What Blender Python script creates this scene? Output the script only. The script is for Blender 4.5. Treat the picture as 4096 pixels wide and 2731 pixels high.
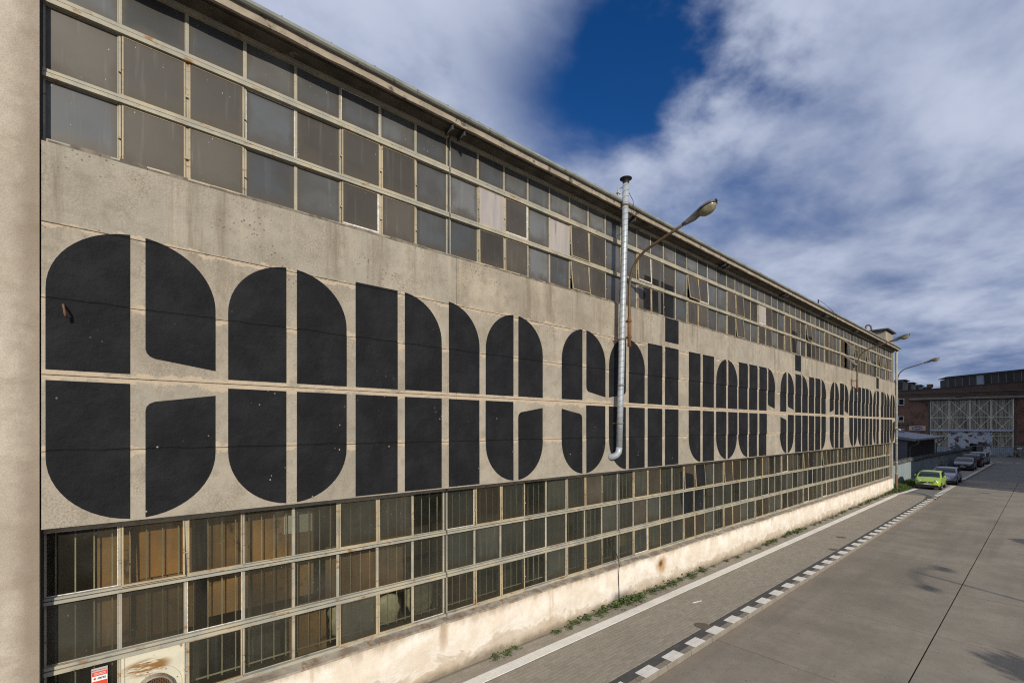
import bpy, math, random
from mathutils import Vector, Matrix
R = math.radians
random.seed(7)
sc = bpy.context.scene
for o in list(bpy.data.objects): bpy.data.objects.remove(o)

# ------------------------------------------------------------------ camera
CAMP = Vector((8.02, 0.0, 5.20))
cam = bpy.data.cameras.new('camera'); co = bpy.data.objects.new('camera', cam); sc.collection.objects.link(co)
co.location = CAMP; co.rotation_euler = (R(90), 0, R(49.22))
cam.sensor_width = 36; cam.lens = 16.286; cam.shift_y = 0.08337
cam.clip_start = 0.1; cam.clip_end = 4000
sc.camera = co
sc.render.resolution_x = 1024; sc.render.resolution_y = 682

# ------------------------------------------------------------------ world, sun, exposure
SUN_EL, SUN_AZ = 23.0, 25.0           # azimuth: from the wall normal (+X) towards -Y
S = Vector((math.cos(R(SUN_EL))*math.cos(R(SUN_AZ)), -math.cos(R(SUN_EL))*math.sin(R(SUN_AZ)), math.sin(R(SUN_EL))))
wd = bpy.data.worlds.new('World'); sc.world = wd; wd.use_nodes = True
nt = wd.node_tree; nt.nodes.clear()
def wn(t, **k):
    n = nt.nodes.new(t)
    for a, b in k.items(): setattr(n, a, b)
    return n
def wl(a, b): nt.links.new(a, b)
def wmath(op, a, b=None, c=None, clamp=False):
    n = wn('ShaderNodeMath', operation=op, use_clamp=clamp)
    for i, v in enumerate((a, b, c)):
        if v is None: continue
        if isinstance(v, (int, float)): n.inputs[i].default_value = v
        else: wl(v, n.inputs[i])
    return n.outputs[0]
sky = wn('ShaderNodeTexSky', sky_type='NISHITA', sun_disc=False, sun_elevation=R(SUN_EL), sun_rotation=R(90+SUN_AZ))
sky.altitude = 0; sky.air_density = 1.0; sky.dust_density = 0.4; sky.ozone_density = 3.0
hsv = wn('ShaderNodeHueSaturation'); hsv.inputs['Hue'].default_value = 0.515; hsv.inputs['Saturation'].default_value = 1.35; hsv.inputs['Value'].default_value = 0.80
wl(sky.outputs[0], hsv.inputs['Color'])
bg1 = wn('ShaderNodeBackground'); bg1.inputs[1].default_value = 0.10; wl(hsv.outputs[0], bg1.inputs[0])
tc = wn('ShaderNodeTexCoord'); sep = wn('ShaderNodeSeparateXYZ'); wl(tc.outputs['Generated'], sep.inputs[0])
zz = wmath('ADD', wmath('MAXIMUM', sep.outputs[2], 0.0), 0.16)
px = wmath('DIVIDE', sep.outputs[0], zz); py = wmath('DIVIDE', sep.outputs[1], zz)
cmb = wn('ShaderNodeCombineXYZ'); wl(px, cmb.inputs[0]); wl(py, cmb.inputs[1])
mp = wn('ShaderNodeMapping'); wl(cmb.outputs[0], mp.inputs[0])
mp.inputs['Rotation'].default_value = (0, 0, R(20)); mp.inputs['Scale'].default_value = (1.25, 0.95, 1)
mp.inputs['Location'].default_value = (3.1, 1.7, 0)
def wnoise(scale, detail, rough, dist, vec):
    n = wn('ShaderNodeTexNoise'); n.inputs['Scale'].default_value = scale; n.inputs['Detail'].default_value = detail
    n.inputs['Roughness'].default_value = rough; n.inputs['Distortion'].default_value = dist; wl(vec, n.inputs['Vector']); return n.outputs[0]
n1 = wnoise(1.35, 11, 0.57, 0.10, mp.outputs[0])
n2 = wnoise(2.3, 11, 0.55, 0.10, mp.outputs[0])
n3 = wnoise(0.55, 3, 0.5, 0.0, mp.outputs[0])
# a clear blue gap high up in the middle of the cloud deck
def gap(cx, cy, r0, r1):
    wx = wmath('MULTIPLY', wmath('SUBTRACT', n1, 0.5), 0.95); wy = wmath('MULTIPLY', wmath('SUBTRACT', n2, 0.5), 0.70)
    dx = wmath('ADD', wmath('SUBTRACT', px, cx), wx); dy = wmath('ADD', wmath('SUBTRACT', py, cy), wy)
    d = wmath('SQRT', wmath('ADD', wmath('MULTIPLY', dx, dx), wmath('MULTIPLY', dy, dy)))
    mr = wn('ShaderNodeMapRange', interpolation_type='SMOOTHSTEP'); wl(d, mr.inputs[0])
    mr.inputs[1].default_value = r0; mr.inputs[2].default_value = r1; mr.inputs[3].default_value = 1; mr.inputs[4].default_value = 0
    return mr.outputs[0]
hole = gap(-0.64, 0.88, 0.0, 0.48)
dens = wmath('ADD', wmath('SUBTRACT', wmath('ADD', n1, wmath('MULTIPLY', n2, 0.35)), wmath('MULTIPLY', hole, 0.60)), 0.19)
mk = wn('ShaderNodeMapRange', interpolation_type='SMOOTHSTEP'); wl(dens, mk.inputs[0])
mk.inputs[1].default_value = 0.40; mk.inputs[2].default_value = 0.88
# cloud brightness: thick, lit tops against blue-grey undersides, greyer low over the horizon
lo = wn('ShaderNodeMapRange'); wl(sep.outputs[2], lo.inputs[0]); lo.inputs[1].default_value = 0.02; lo.inputs[2].default_value = 0.42
lit = wmath('ADD', wmath('MULTIPLY', n2, 1.5), wmath('MULTIPLY', n3, 1.3))
lit = wmath('ADD', lit, wmath('MULTIPLY', lo.outputs[0], 0.30))
lt = wn('ShaderNodeMapRange', interpolation_type='SMOOTHSTEP'); wl(lit, lt.inputs[0]); lt.inputs[1].default_value = 1.08; lt.inputs[2].default_value = 1.92
ccol = wn('ShaderNodeMix', data_type='RGBA'); wl(lt.outputs[0], ccol.inputs[0])
ccol.inputs[6].default_value = (0.120, 0.180, 0.350, 1); ccol.inputs[7].default_value = (0.52, 0.575, 0.72, 1)
bg2 = wn('ShaderNodeBackground'); bg2.inputs[1].default_value = 1.0; wl(ccol.outputs[2], bg2.inputs[0])
mx = wn('ShaderNodeMixShader'); wl(mk.outputs[0], mx.inputs[0]); wl(bg1.outputs[0], mx.inputs[1]); wl(bg2.outputs[0], mx.inputs[2])
out = wn('ShaderNodeOutputWorld'); wl(mx.outputs[0], out.inputs[0])

sl = bpy.data.lights.new('sun', 'SUN'); so = bpy.data.objects.new('sun', sl); sc.collection.objects.link(so)
sl.energy = 4.0; sl.angle = R(0.55); sl.color = (1.0, 0.92, 0.79)
so.rotation_euler = (-S).to_track_quat('-Z', 'Y').to_euler(); so.location = (30, -20, 40)
sc.cycles.filter_width = 1.15; sc.cycles.use_denoising = False
vs = sc.view_settings; sc.display_settings.display_device = 'sRGB'
vs.view_transform = 'Standard'; vs.look = 'None'; vs.exposure = 0.0; vs.gamma = 1.0; vs.use_curve_mapping = False

# ------------------------------------------------------------------ helpers
COL = sc.collection
class MB:
    def __init__(s): s.v = []; s.f = []; s.mi = []
    def face(s, pts, m=0):
        i = len(s.v); s.v += [tuple(p) for p in pts]; s.f.append(tuple(range(i, i+len(pts)))); s.mi.append(m)
    def box(s, x0, x1, y0, y1, z0, z1, m=0):
        i = len(s.v)
        s.v += [(x0,y0,z0),(x1,y0,z0),(x1,y1,z0),(x0,y1,z0),(x0,y0,z1),(x1,y0,z1),(x1,y1,z1),(x0,y1,z1)]
        for q in ((0,3,2,1),(4,5,6,7),(0,1,5,4),(1,2,6,5),(2,3,7,6),(3,0,4,7)):
            s.f.append(tuple(i+k for k in q)); s.mi.append(m)
    def prism(s, poly, a, b, m=0, caps=True):
        # poly: list of 3D points, a: extrusion vector applied to make the second ring
        n = len(poly); i = len(s.v); a = Vector(a); b = Vector(b)
        s.v += [tuple(Vector(p)+a) for p in poly] + [tuple(Vector(p)+b) for p in poly]
        for k in range(n):
            s.f.append((i+k, i+(k+1) % n, i+n+(k+1) % n, i+n+k)); s.mi.append(m)
        if caps:
            s.f.append(tuple(i+k for k in reversed(range(n)))); s.f.append(tuple(i+n+k for k in range(n))); s.mi += [m, m]
    def obox(s, p, q, w, h, up=(0,0,1), m=0):
        # bar from p to q, width w (sideways), height h (along up)
        p, q = Vector(p), Vector(q); d = (q-p).normalized(); u = Vector(up); sd = d.cross(u).normalized()*w/2; uu = sd.cross(d).normalized()*h/2
        s.prism([p-sd-uu, p+sd-uu, p+sd+uu, p-sd+uu], (0,0,0), q-p, m)
    def tube(s, path, r, n=8, m=0, cap=True):
        path = [Vector(p) for p in path]; i0 = len(s.v); N = len(path); prev = None
        for k, p in enumerate(path):
            d = (path[min(k+1, N-1)]-path[max(k-1, 0)]).normalized()
            if prev is None:
                a = d.cross(Vector((0,0,1)) if abs(d.z) < .9 else Vector((1,0,0))).normalized()
            else: a = (prev - d*prev.dot(d)).normalized()
            prev = a; b = d.cross(a); rr = r[k] if isinstance(r, (list, tuple)) else r
            for j in range(n):
                t = 2*math.pi*j/n; s.v.append(tuple(p + a*math.cos(t)*rr + b*math.sin(t)*rr))
        for k in range(N-1):
            for j in range(n):
                s.f.append((i0+k*n+j, i0+k*n+(j+1) % n, i0+(k+1)*n+(j+1) % n, i0+(k+1)*n+j)); s.mi.append(m)
        if cap:
            s.f.append(tuple(i0+j for j in reversed(range(n)))); s.f.append(tuple(i0+(N-1)*n+j for j in range(n))); s.mi += [m, m]
    def mesh(s, name, mats, smooth=False):
        me = bpy.data.meshes.new(name); me.from_pydata(s.v, [], s.f)
        for m in (mats if isinstance(mats, (list, tuple)) else [mats]): me.materials.append(m)
        for p, i in zip(me.polygons, s.mi): p.material_index = i; p.use_smooth = smooth
        me.update(); return me
    def build(s, name, mats, parent=None, smooth=False, kind=None, label=None):
        return link(name, s.mesh(name, mats, smooth), parent, kind=kind, label=label)
def origin(o):
    p = Vector((0,0,0))
    while o is not None: p += o.location; o = o.parent
    return p
def link(name, me, parent=None, loc=(0,0,0), rot=None, kind=None, label=None):
    # geometry of a child is given in world space; its location cancels the parent's
    o = bpy.data.objects.new(name, me); COL.objects.link(o)
    if parent is not None: o.parent = parent; o.location = Vector(loc) - origin(parent)
    else: o.location = loc
    if rot: o.rotation_euler = rot
    if kind: o['kind'] = kind
    if label: o['label'] = label
    return o
def thing(name, label, cat, loc=(0,0,0), group=None):
    o = bpy.data.objects.new(name, None); COL.objects.link(o); o.location = loc; o.empty_display_size = .2
    o['label'] = label; o['category'] = cat
    if group: o['group'] = group
    return o
def tag(o, label, cat, group=None):
    o['label'] = label; o['category'] = cat
    if group: o['group'] = group
    return o
def copy_tree(o, parent=None):
    c = o.copy(); COL.objects.link(c); c.parent = parent
    for ch in list(o.children): copy_tree(ch, c)
    return c
def lathe(mb, prof, n=16, c=(0,0,0), m=0, axis='z'):
    i0 = len(mb.v); N = len(prof)
    for r, z in prof:
        for j in range(n):
            t = 2*math.pi*j/n; p = (r*math.cos(t), r*math.sin(t), z)
            if axis == 'x': p = (z, r*math.cos(t), r*math.sin(t))
            if axis == 'y': p = (r*math.cos(t), z, r*math.sin(t))
            mb.v.append((c[0]+p[0], c[1]+p[1], c[2]+p[2]))
    for k in range(N-1):
        for j in range(n):
            mb.f.append((i0+k*n+j, i0+k*n+(j+1) % n, i0+(k+1)*n+(j+1) % n, i0+(k+1)*n+j)); mb.mi.append(m)

# ------------------------------------------------------------------ materials
class NT:
    def __init__(s, name):
        s.m = bpy.data.materials.new(name); s.m.use_nodes = True; s.t = s.m.node_tree; s.t.nodes.clear()
        s.out = s.n('ShaderNodeOutputMaterial'); s.b = s.n('ShaderNodeBsdfPrincipled'); s.l(s.b.outputs[0], s.out.inputs[0])
        g = s.n('ShaderNodeNewGeometry'); s.pos = g.outputs['Position']; s.geo = g
    def n(s, t, **k):
        x = s.t.nodes.new(t)
        for a, b in k.items(): setattr(x, a, b)
        return x
    def l(s, a, b): s.t.links.new(a, b)
    def set(s, sock, v):
        if isinstance(v, (int, float)): sock.default_value = v
        elif isinstance(v, tuple): sock.default_value = v if len(v) == 4 else v + (1,)
        else: s.l(v, sock)
    def math(s, op, a, b=0.0, clamp=False):
        x = s.n('ShaderNodeMath', operation=op, use_clamp=clamp); s.set(x.inputs[0], a); s.set(x.inputs[1], b); return x.outputs[0]
    def map(s, scale=(1,1,1), vec=None, loc=(0,0,0)):
        x = s.n('ShaderNodeMapping'); s.l(vec or s.pos, x.inputs[0]); x.inputs['Scale'].default_value = scale; x.inputs['Location'].default_value = loc; return x.outputs[0]
    def noise(s, scale, detail=4, rough=.55, vec=None, dist=0.0):
        x = s.n('ShaderNodeTexNoise'); x.inputs['Scale'].default_value = scale; x.inputs['Detail'].default_value = detail
        x.inputs['Roughness'].default_value = rough; x.inputs['Distortion'].default_value = dist; s.l(vec or s.pos, x.inputs['Vector']); return x.outputs[0]
    def voro(s, scale, vec=None, rnd=1.0):
        x = s.n('ShaderNodeTexVoronoi'); x.inputs['Scale'].default_value = scale; x.inputs['Randomness'].default_value = rnd; s.l(vec or s.pos, x.inputs['Vector']); return x.outputs[0]
    def step(s, v, a, b, lo=0.0, hi=1.0):
        x = s.n('ShaderNodeMapRange', interpolation_type='SMOOTHSTEP'); s.set(x.inputs[0], v)
        x.inputs[1].default_value = a; x.inputs[2].default_value = b; x.inputs[3].default_value = lo; x.inputs[4].default_value = hi; return x.outputs[0]
    def mix(s, f, a, b, mode='MIX'):
        x = s.n('ShaderNodeMix', data_type='RGBA', blend_type=mode); s.set(x.inputs[0], f); s.set(x.inputs[6], a); s.set(x.inputs[7], b); return x.outputs[2]
    def rand(s): return s.n('ShaderNodeObjectInfo').outputs['Random']
    def axis(s, k, vec=None):
        x = s.n('ShaderNodeSeparateXYZ'); s.l(vec or s.pos, x.inputs[0]); return x.outputs[k]
    def bump(s, h, strength=.3, dist=.02):
        x = s.n('ShaderNodeBump'); x.inputs['Strength'].default_value = strength; x.inputs['Distance'].default_value = dist; s.l(h, x.inputs['Height']); s.l(x.outputs[0], s.b.inputs['Normal'])
    def done(s, col, rough=.8, metal=0.0, spec=.5, coat=0):
        s.set(s.b.inputs['Base Color'], col); s.set(s.b.inputs['Roughness'], rough); s.b.inputs['Metallic'].default_value = metal
        s.b.inputs['Specular IOR Level'].default_value = spec; s.b.inputs['Coat Weight'].default_value = coat; return s.m
def simple(name, c1, c2=None, scale=3, rough=.7, metal=0., bump=0., c3=None, t3=(.6,.7), s3=8, stretch=(1,1,1), spec=.5, coat=0, rnd=0.0):
    t = NT(name); v = t.map(stretch)
    col = c1
    if c2: col = t.mix(t.step(t.noise(scale, 5, .6, v), .35, .65), c1, c2)
    if c3: col = t.mix(t.step(t.noise(s3, 5, .65, v), t3[0], t3[1]), col, c3)
    if rnd:
        x = t.n('ShaderNodeHueSaturation'); t.set(x.inputs['Color'], col); t.set(x.inputs['Value'], t.math('ADD', t.math('MULTIPLY', t.rand(), 2*rnd), 1-rnd)); col = x.outputs[0]
    if bump: t.bump(t.noise(scale*12, 4), bump, .01)
    return t.done(col, rough, metal, spec, coat)

JZ = (7.71, 6.78, 5.84, 4.896)
def mk_concrete():
    t = NT('old_concrete')
    z = t.axis(2); y = t.axis(1)
    big = t.noise(.8, 5, .6); mid = t.noise(4.5, 6, .65); fine = t.noise(38, 4, .7)
    col = t.mix(t.step(big, .35, .7), (.29, .255, .20), (.43, .375, .29))
    col = t.mix(t.math('MULTIPLY', t.rand(), .5), col, (.345, .33, .285))
    col = t.mix(t.step(mid, .46, .72, 0, .6), col, (.225, .195, .15))
    # water streaks running down
    st = t.noise(1.0, 5, .65, t.map((1, 2.6, .22)))
    hi = t.step(z, 6.3, 8.6)
    col = t.mix(t.math('MULTIPLY', t.step(st, .50, .68, 0, .9), t.math('ADD', t.math('MULTIPLY', hi, .85), .10)), col, (.19, .155, .115))
    st2 = t.noise(1.0, 4, .6, t.map((1, 5.5, .3), loc=(0, 3, 5)))
    col = t.mix(t.math('MULTIPLY', t.step(st2, .56, .7, 0, .5), hi), col, (.46, .39, .29))
    # patches of pits and exposed aggregate
    vo = t.voro(15); pit = t.step(vo, .12, .25, 1, 0)
    pm = t.math('MULTIPLY', t.step(t.noise(.9, 4, .6, loc_shift(t)), .5, .62), t.step(z, 7.0, 7.8))
    pit = t.math('MULTIPLY', pit, t.math('ADD', t.math('MULTIPLY', pm, .85), .05))
    col = t.mix(pit, col, (.10, .085, .065))
    sp = t.step(t.voro(55), .05, .13, 1, 0); col = t.mix(t.math('MULTIPLY', sp, .30), col, (.52, .45, .36))
    col = t.mix(t.math('MULTIPLY', t.step(fine, .40, .60, 0, .62), t.step(t.noise(1.3, 4, .6), .38, .66, .18, 1)), col, (.20, .168, .125))
    # peach coloured mortar trowelled along the panel joints
    wob = t.math('MULTIPLY', t.math('SUBTRACT', t.noise(2.3, 6, .72), .5), .46)
    m = None
    for zz_, w in zip(JZ, (.035, .05, .075, .055)):
        d = t.math('ABSOLUTE', t.math('SUBTRACT', t.math('ADD', z, wob), zz_ - .01))
        k = t.step(d, w*.75, w*1.15, 1, 0); m = k if m is None else t.math('MAXIMUM', m, k)
    mort = t.mix(t.step(t.noise(14, 3, .6, t.map((1, .6, 4))), .4, .65), (.49, .40, .29), (.42, .345, .255))
    col = t.mix(t.math('MULTIPLY', m, .85), col, mort)
    t.bump(t.math('ADD', t.math('MULTIPLY', fine, .6), t.math('SUBTRACT', t.math('MULTIPLY', mid, 1.6), t.math('MULTIPLY', pit, .8))), .55, .02)
    return t.done(col, .9, 0, .25)
def loc_shift(t): return t.map((1,1,1), loc=(0, 4.3, 2.2))
M = {}
M['concrete'] = mk_concrete()
def mk_paint():
    t = NT('black_wall_paint'); z = t.axis(2)
    mid = t.noise(5, 6, .65); fine = t.noise(45, 4, .7)
    col = t.mix(t.step(t.noise(1.7, 5, .6), .35, .7), (.0075, .0080, .0098), (.0150, .0155, .0180))
    col = t.mix(t.step(t.noise(6, 4, .6, t.map((1, .5, 4))), .6, .75, 0, .5), col, (.021, .021, .023))
    ch = t.math('MULTIPLY', t.step(t.voro(11, t.map((1, 1, .8))), .09, .15, 1, 0), t.step(t.noise(1.9, 5, .65), .56, .64))
    ch = t.math('MULTIPLY', ch, t.step(z, 6.2, 4.6, 0, 1) if False else t.step(z, 4.4, 6.6, 1, .12))
    col = t.mix(ch, col, (.42, .36, .27))
    jm = None
    for zz_ in JZ:
        d = t.math('ABSOLUTE', t.math('SUBTRACT', t.math('ADD', z, t.math('MULTIPLY', t.noise(3, 4), .06)), zz_ + .03))
        k = t.step(d, .008, .022, 1, 0); jm = k if jm is None else t.math('MAXIMUM', jm, k)
    col = t.mix(t.math('MULTIPLY', jm, .45), col, (.005, .005, .006))
    t.bump(t.math('ADD', t.math('MULTIPLY', fine, .5), t.math('SUBTRACT', t.math('MULTIPLY', mid, 2.2), t.math('MULTIPLY', jm, .7))), .7, .025)
    return t.done(col, .78, 0, .22)
M['paint'] = mk_paint()
def mk_plaster():
    t = NT('tan_plaster')
    col = t.mix(t.step(t.noise(.7, 6, .65, t.map((1, 1, .5))), .35, .68), (.40, .35, .285), (.62, .56, .475))
    col = t.mix(t.step(t.noise(2.0, 6, .65, t.map((1, .6, 1.6))), .48, .72, 0, .7), col, (.32, .27, .20))
    f = t.noise(70, 3, .7); col = t.mix(t.step(f, .42, .62, 0, .3), col, (.25, .2, .14))
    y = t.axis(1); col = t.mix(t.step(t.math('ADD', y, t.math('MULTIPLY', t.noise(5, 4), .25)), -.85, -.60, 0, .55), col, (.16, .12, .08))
    t.bump(f, .6, .01); return t.done(col, .9, 0, .2)
M['plaster'] = mk_plaster()
def mk_plinth():
    t = NT('whitewashed_plinth'); z = t.axis(2); y = t.axis(1)
    col = t.mix(t.step(t.noise(1.6, 6, .65), .38, .66), (.68, .60, .49), (.80, .75, .67))
    wv = t.noise(1.1, 6, .7, t.map((1, 1, 1.6)), .6)
    low = t.step(t.math('ADD', z, t.math('MULTIPLY', t.math('SUBTRACT', wv, .5), 1.3)), .15, .85, 1, 0)
    col = t.mix(t.math('MULTIPLY', low, .72), col, (.36, .28, .19))
    ed = t.step(t.math('ABSOLUTE', t.math('SUBTRACT', low, .5)), .0, .22, .45, 0); col = t.mix(ed, col, (.80, .77, .70))
    dk = t.step(t.math('ADD', z, t.math('MULTIPLY', t.math('SUBTRACT', t.noise(2.2, 5, .7), .5), .5)), .10, .34, .8, 0)
    col = t.mix(dk, col, (.17, .14, .10))
    tp = t.step(t.math('ADD', z, t.math('MULTIPLY', t.math('SUBTRACT', t.noise(3.0, 5, .7, t.map((1,1,.3))), .5), .6)), .98, 1.22, 0, .65)
    col = t.mix(tp, col, (.33, .25, .17))
    st = t.noise(1.0, 5, .6, t.map((1, 1.9, .18))); col = t.mix(t.step(st, .60, .74, 0, .55), col, (.42, .29, .17))
    def blot(y0, z0, ry, rz, c, k, col):
        a = t.math('DIVIDE', t.math('SUBTRACT', y, y0), ry); b = t.math('DIVIDE', t.math('SUBTRACT', z, z0), rz)
        d = t.math('ADD', t.math('SQRT', t.math('ADD', t.math('MULTIPLY', a, a), t.math('MULTIPLY', b, b))), t.math('MULTIPLY', t.math('SUBTRACT', t.noise(5, 4), .5), .7))
        return t.mix(t.step(d, .25, 1.1, k, 0), col, c)
    col = blot(13.35, .80, .42, .36, (.40, .23, .09), .85, col)
    col = blot(13.30, .84, .16, .15, (.07, .045, .025), .9, col)
    col = blot(5.15, .95, .14, .45, (.36, .25, .15), .7, col)
    col = blot(11.1, .22, .75, .30, (.15, .13, .11), .8, col)
    f = t.noise(40, 4, .7); t.bump(t.math('ADD', f, t.math('MULTIPLY', wv, 3)), .4, .015)
    return t.done(col, .9, 0, .2)
M['plinth'] = mk_plinth()
def mk_frame(name, a, b, rust):
    t = NT(name)
    col = t.mix(t.step(t.noise(2.2, 5, .6, t.map((1, 1, 1))), .35, .65), a, b)
    col = t.mix(t.step(t.noise(6, 6, .7, t.map((1, .7, 2))), .56, .68, 0, rust), col, (.26, .13, .045))
    col = t.mix(t.step(t.noise(5, 5, .7, t.map((1, .5, 3), loc=(3, 1, 2))), .60, .72, 0, .75), col, (.10, .09, .075))
    t.bump(t.noise(30, 4), .3, .006); return t.done(col, .65, 0, .4)
M['frame'] = mk_frame('cream_window_steel', (.40, .365, .27), (.29, .285, .24), 1.0)
M['casement'] = mk_frame('buff_casement_steel', (.45, .365, .225), (.34, .27, .165), 1.0)
M['putty'] = simple('white_putty', (.72, .70, .66), (.45, .43, .38), 20, .8)
def mk_glass(name, a, b, c, rough, alpha, dirt):
    # grimy glazing: a coat of dust over glass that mirrors the sky, see-through where alpha < 1
    t = NT(name); r = t.rand()
    off = t.n('ShaderNodeCombineXYZ'); t.l(t.math('MULTIPLY', r, 40), off.inputs[0]); t.l(t.math('MULTIPLY', r, 17), off.inputs[2])
    v = t.n('ShaderNodeVectorMath', operation='ADD'); t.l(t.pos, v.inputs[0]); t.l(off.outputs[0], v.inputs[1]); v = v.outputs[0]
    big = t.noise(1.5, 4, .55, v); run = t.noise(1.0, 4, .6, t.map((1, 9, .6), v))
    r2 = t.math('FRACT', t.math('MULTIPLY', r, 7.31))
    col = t.mix(r2, a, b); col = t.mix(t.step(big, .35, .7, 0, .8), col, c)
    col = t.mix(t.step(run, .55, .75, 0, .28), col, (.20, .20, .18))
    x = t.n('ShaderNodeHueSaturation'); t.set(x.inputs['Color'], col); t.set(x.inputs['Value'], t.math('ADD', t.math('MULTIPLY', t.math('FRACT', t.math('MULTIPLY', r, 3.7)), .85), .58)); col = x.outputs[0]
    spk = t.math('MULTIPLY', t.step(t.voro(13, t.map((1, 1.6, .5), v)), .05, .09, 1, 0), t.step(t.noise(2.0, 2, .5, v), .54, .60))
    col = t.mix(t.math('MULTIPLY', spk, dirt), col, (.62, .58, .48))
    # grime gathered along the lower edge and in the corners of every pane
    g = t.n('ShaderNodeTexCoord').outputs['Generated']; gy = t.axis(1, g); gz = t.axis(2, g)
    ed = t.math('MINIMUM', t.math('MULTIPLY', gz, .8), t.math('MINIMUM', t.math('MULTIPLY', gy, 1.7), t.math('MULTIPLY', t.math('SUBTRACT', 1.0, gy), 1.7)))
    ed = t.math('ADD', ed, t.math('MULTIPLY', t.math('SUBTRACT', t.noise(3.2, 5, .6, v), .5), .45))
    col = t.mix(t.step(ed, .02, .26, .75, 0), col, (.062, .050, .032))
    big = t.math('ADD', big, t.step(ed, .02, .26, .5, 0))
    t.done(col, t.math('ADD', t.math('MULTIPLY', big, .25), rough), 0, .5)
    if alpha < 1:
        tr = t.n('ShaderNodeBsdfTransparent'); tr.inputs[0].default_value = (.90, .90, .84, 1)
        ms = t.n('ShaderNodeMixShader')
        t.set(ms.inputs[0], t.math('ADD', t.math('ADD', t.math('MULTIPLY', t.step(t.noise(.9, 4, .6, v), .3, .7), .22), t.math('MULTIPLY', t.math('FRACT', t.math('MULTIPLY', r, 11.3)), .38)), alpha, True))
        t.l(tr.outputs[0], ms.inputs[1]); t.l(t.b.outputs[0], ms.inputs[2]); t.l(ms.outputs[0], t.out.inputs[0])
    return t.m
M['glass_up'] = mk_glass('dusty_grey_glass', (.082, .090, .096), (.108, .110, .106), (.066, .062, .052), .17, 1, .8)
M['glass_brown'] = mk_glass('grimy_brown_glass', (.074, .062, .045), (.064, .057, .045), (.048, .040, .030), .32, 1, .9)
M['glass_low'] = mk_glass('dusty_green_glass', (.080, .081, .064), (.064, .064, .051), (.050, .056, .049), .14, .14, .9)
M['glass_lowbrown'] = mk_glass('dusty_brown_glass', (.092, .077, .056), (.074, .064, .048), (.056, .050, .038), .24, .26, .9)
M['glass_clear'] = mk_glass('thinly_dusted_glass', (.080, .079, .062), (.070, .064, .050), (.055, .052, .040), .14, .04, .9)
M['curtain'] = simple('pale_faded_sheet', (.30, .28, .27), (.38, .34, .31), 1.2, .6, stretch=(1, 8, .6), c3=(.22, .15, .09), s3=1.5)
M['dark'] = simple('black_void', (.008, .008, .007), rough=.95)
M['interior'] = simple('painted_interior_dark', (.045, .043, .036), (.025, .025, .022), .8, .95)  # near-black colour stands in for the unlit depth of the hall
M['grille'] = simple('grey_grille_bar', (.46, .43, .34), (.38, .355, .28), 4, .7)
M['soffit'] = simple('sooty_soffit', (.10, .085, .065), (.055, .047, .037), 2.5, .95, bump=.5, c3=(.20, .17, .13), t3=(.62, .75), s3=3)
M['fascia'] = simple('weathered_fascia', (.34, .29, .22), (.25, .21, .16), 3, .9, bump=.5, c3=(.09, .075, .06), t3=(.56, .66), s3=4)
M['gutter'] = simple('painted_gutter', (.26, .28, .25), (.18, .19, .17), 2, .6, c3=(.05, .045, .04), t3=(.6, .7), s3=5)
M['tar'] = simple('roofing_felt', (.05, .05, .05), (.07, .068, .065), 2, .95)
M['flash'] = simple('rusty_sill_flashing', (.36, .32, .25), (.20, .16, .12), 4, .75, c3=(.22, .11, .05), t3=(.55, .68), s3=6)
M['zinc'] = simple('galvanised_duct', (.42, .46, .49), (.34, .375, .40), 3, .45, .25)
M['seam'] = simple('duct_seam', (.17, .175, .175), None, 3, .6, .2)
M['rust'] = simple('rusty_steel', (.12, .065, .035), (.20, .10, .05), 9, .85, bump=.4)
M['brownpole'] = simple('brown_lamp_pipe', (.085, .055, .028), (.13, .085, .035), 6, .6, c3=(.16, .12, .05), s3=3)
M['lampgrey'] = simple('lamp_housing', (.16, .16, .16), (.10, .10, .10), 6, .55, c3=(.24, .21, .17), s3=8)
M['black'] = simple('black_plastic', (.012, .012, .012), None, 3, .5)
M['downpipe'] = simple('grey_downpipe', (.42, .43, .39), (.34, .36, .34), 2, .6, c3=(.2, .2, .18), s3=5)
def mk_bowl():
    t = NT('yellowed_lamp_bowl'); t.b.inputs['Transmission Weight'].default_value = .35
    return t.done(t.mix(t.step(t.noise(9, 4), .4, .7), (.36, .33, .22), (.20, .18, .12)), .22, 0, .5)
M['bowl'] = mk_bowl()
# ground
def mk_road():
    t = NT('road_concrete'); x = t.axis(0)
    col = t.mix(t.step(t.noise(.35, 7, .68), .35, .66), (.225, .196, .155), (.325, .285, .228))
    col = t.mix(t.step(t.noise(7, 5, .7), .50, .72, 0, .45), col, (.15, .135, .115))
    col = t.mix(t.step(t.noise(.5, 5, .6, t.map((2.2, .16, 1))), .45, .75, 0, .6), col, (.165, .147, .122))
    col = t.mix(t.step(t.noise(.7, 4, .6, t.map((.25, 1.8, 1), loc=(2, 5, 0))), .55, .8, 0, .35), col, (.30, .27, .225))
    col = t.mix(t.step(t.math('ADD', x, t.math('MULTIPLY', t.noise(3, 5), .5)), 2.95, 3.35, .5, 0), col, (.30, .23, .165))
    f = t.noise(60, 3, .7); col = t.mix(t.step(f, .45, .62, 0, .35), col, (.10, .09, .075))
    sp = t.math('MULTIPLY', t.step(t.voro(4.5, t.map((1, .55, 1))), .03, .06, 1, 0), t.step(t.noise(1.3, 2), .50, .56)); col = t.mix(sp, col, (.03, .028, .025))
    col = t.mix(t.math('MULTIPLY', t.rand(), .18), col, (.17, .155, .13))
    t.bump(f, .4, .006); return t.done(col, .9, 0, .3)
M['road'] = mk_road()
M['joint'] = simple('bitumen_joint', (.025, .024, .022), None, 3, .9)
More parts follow.
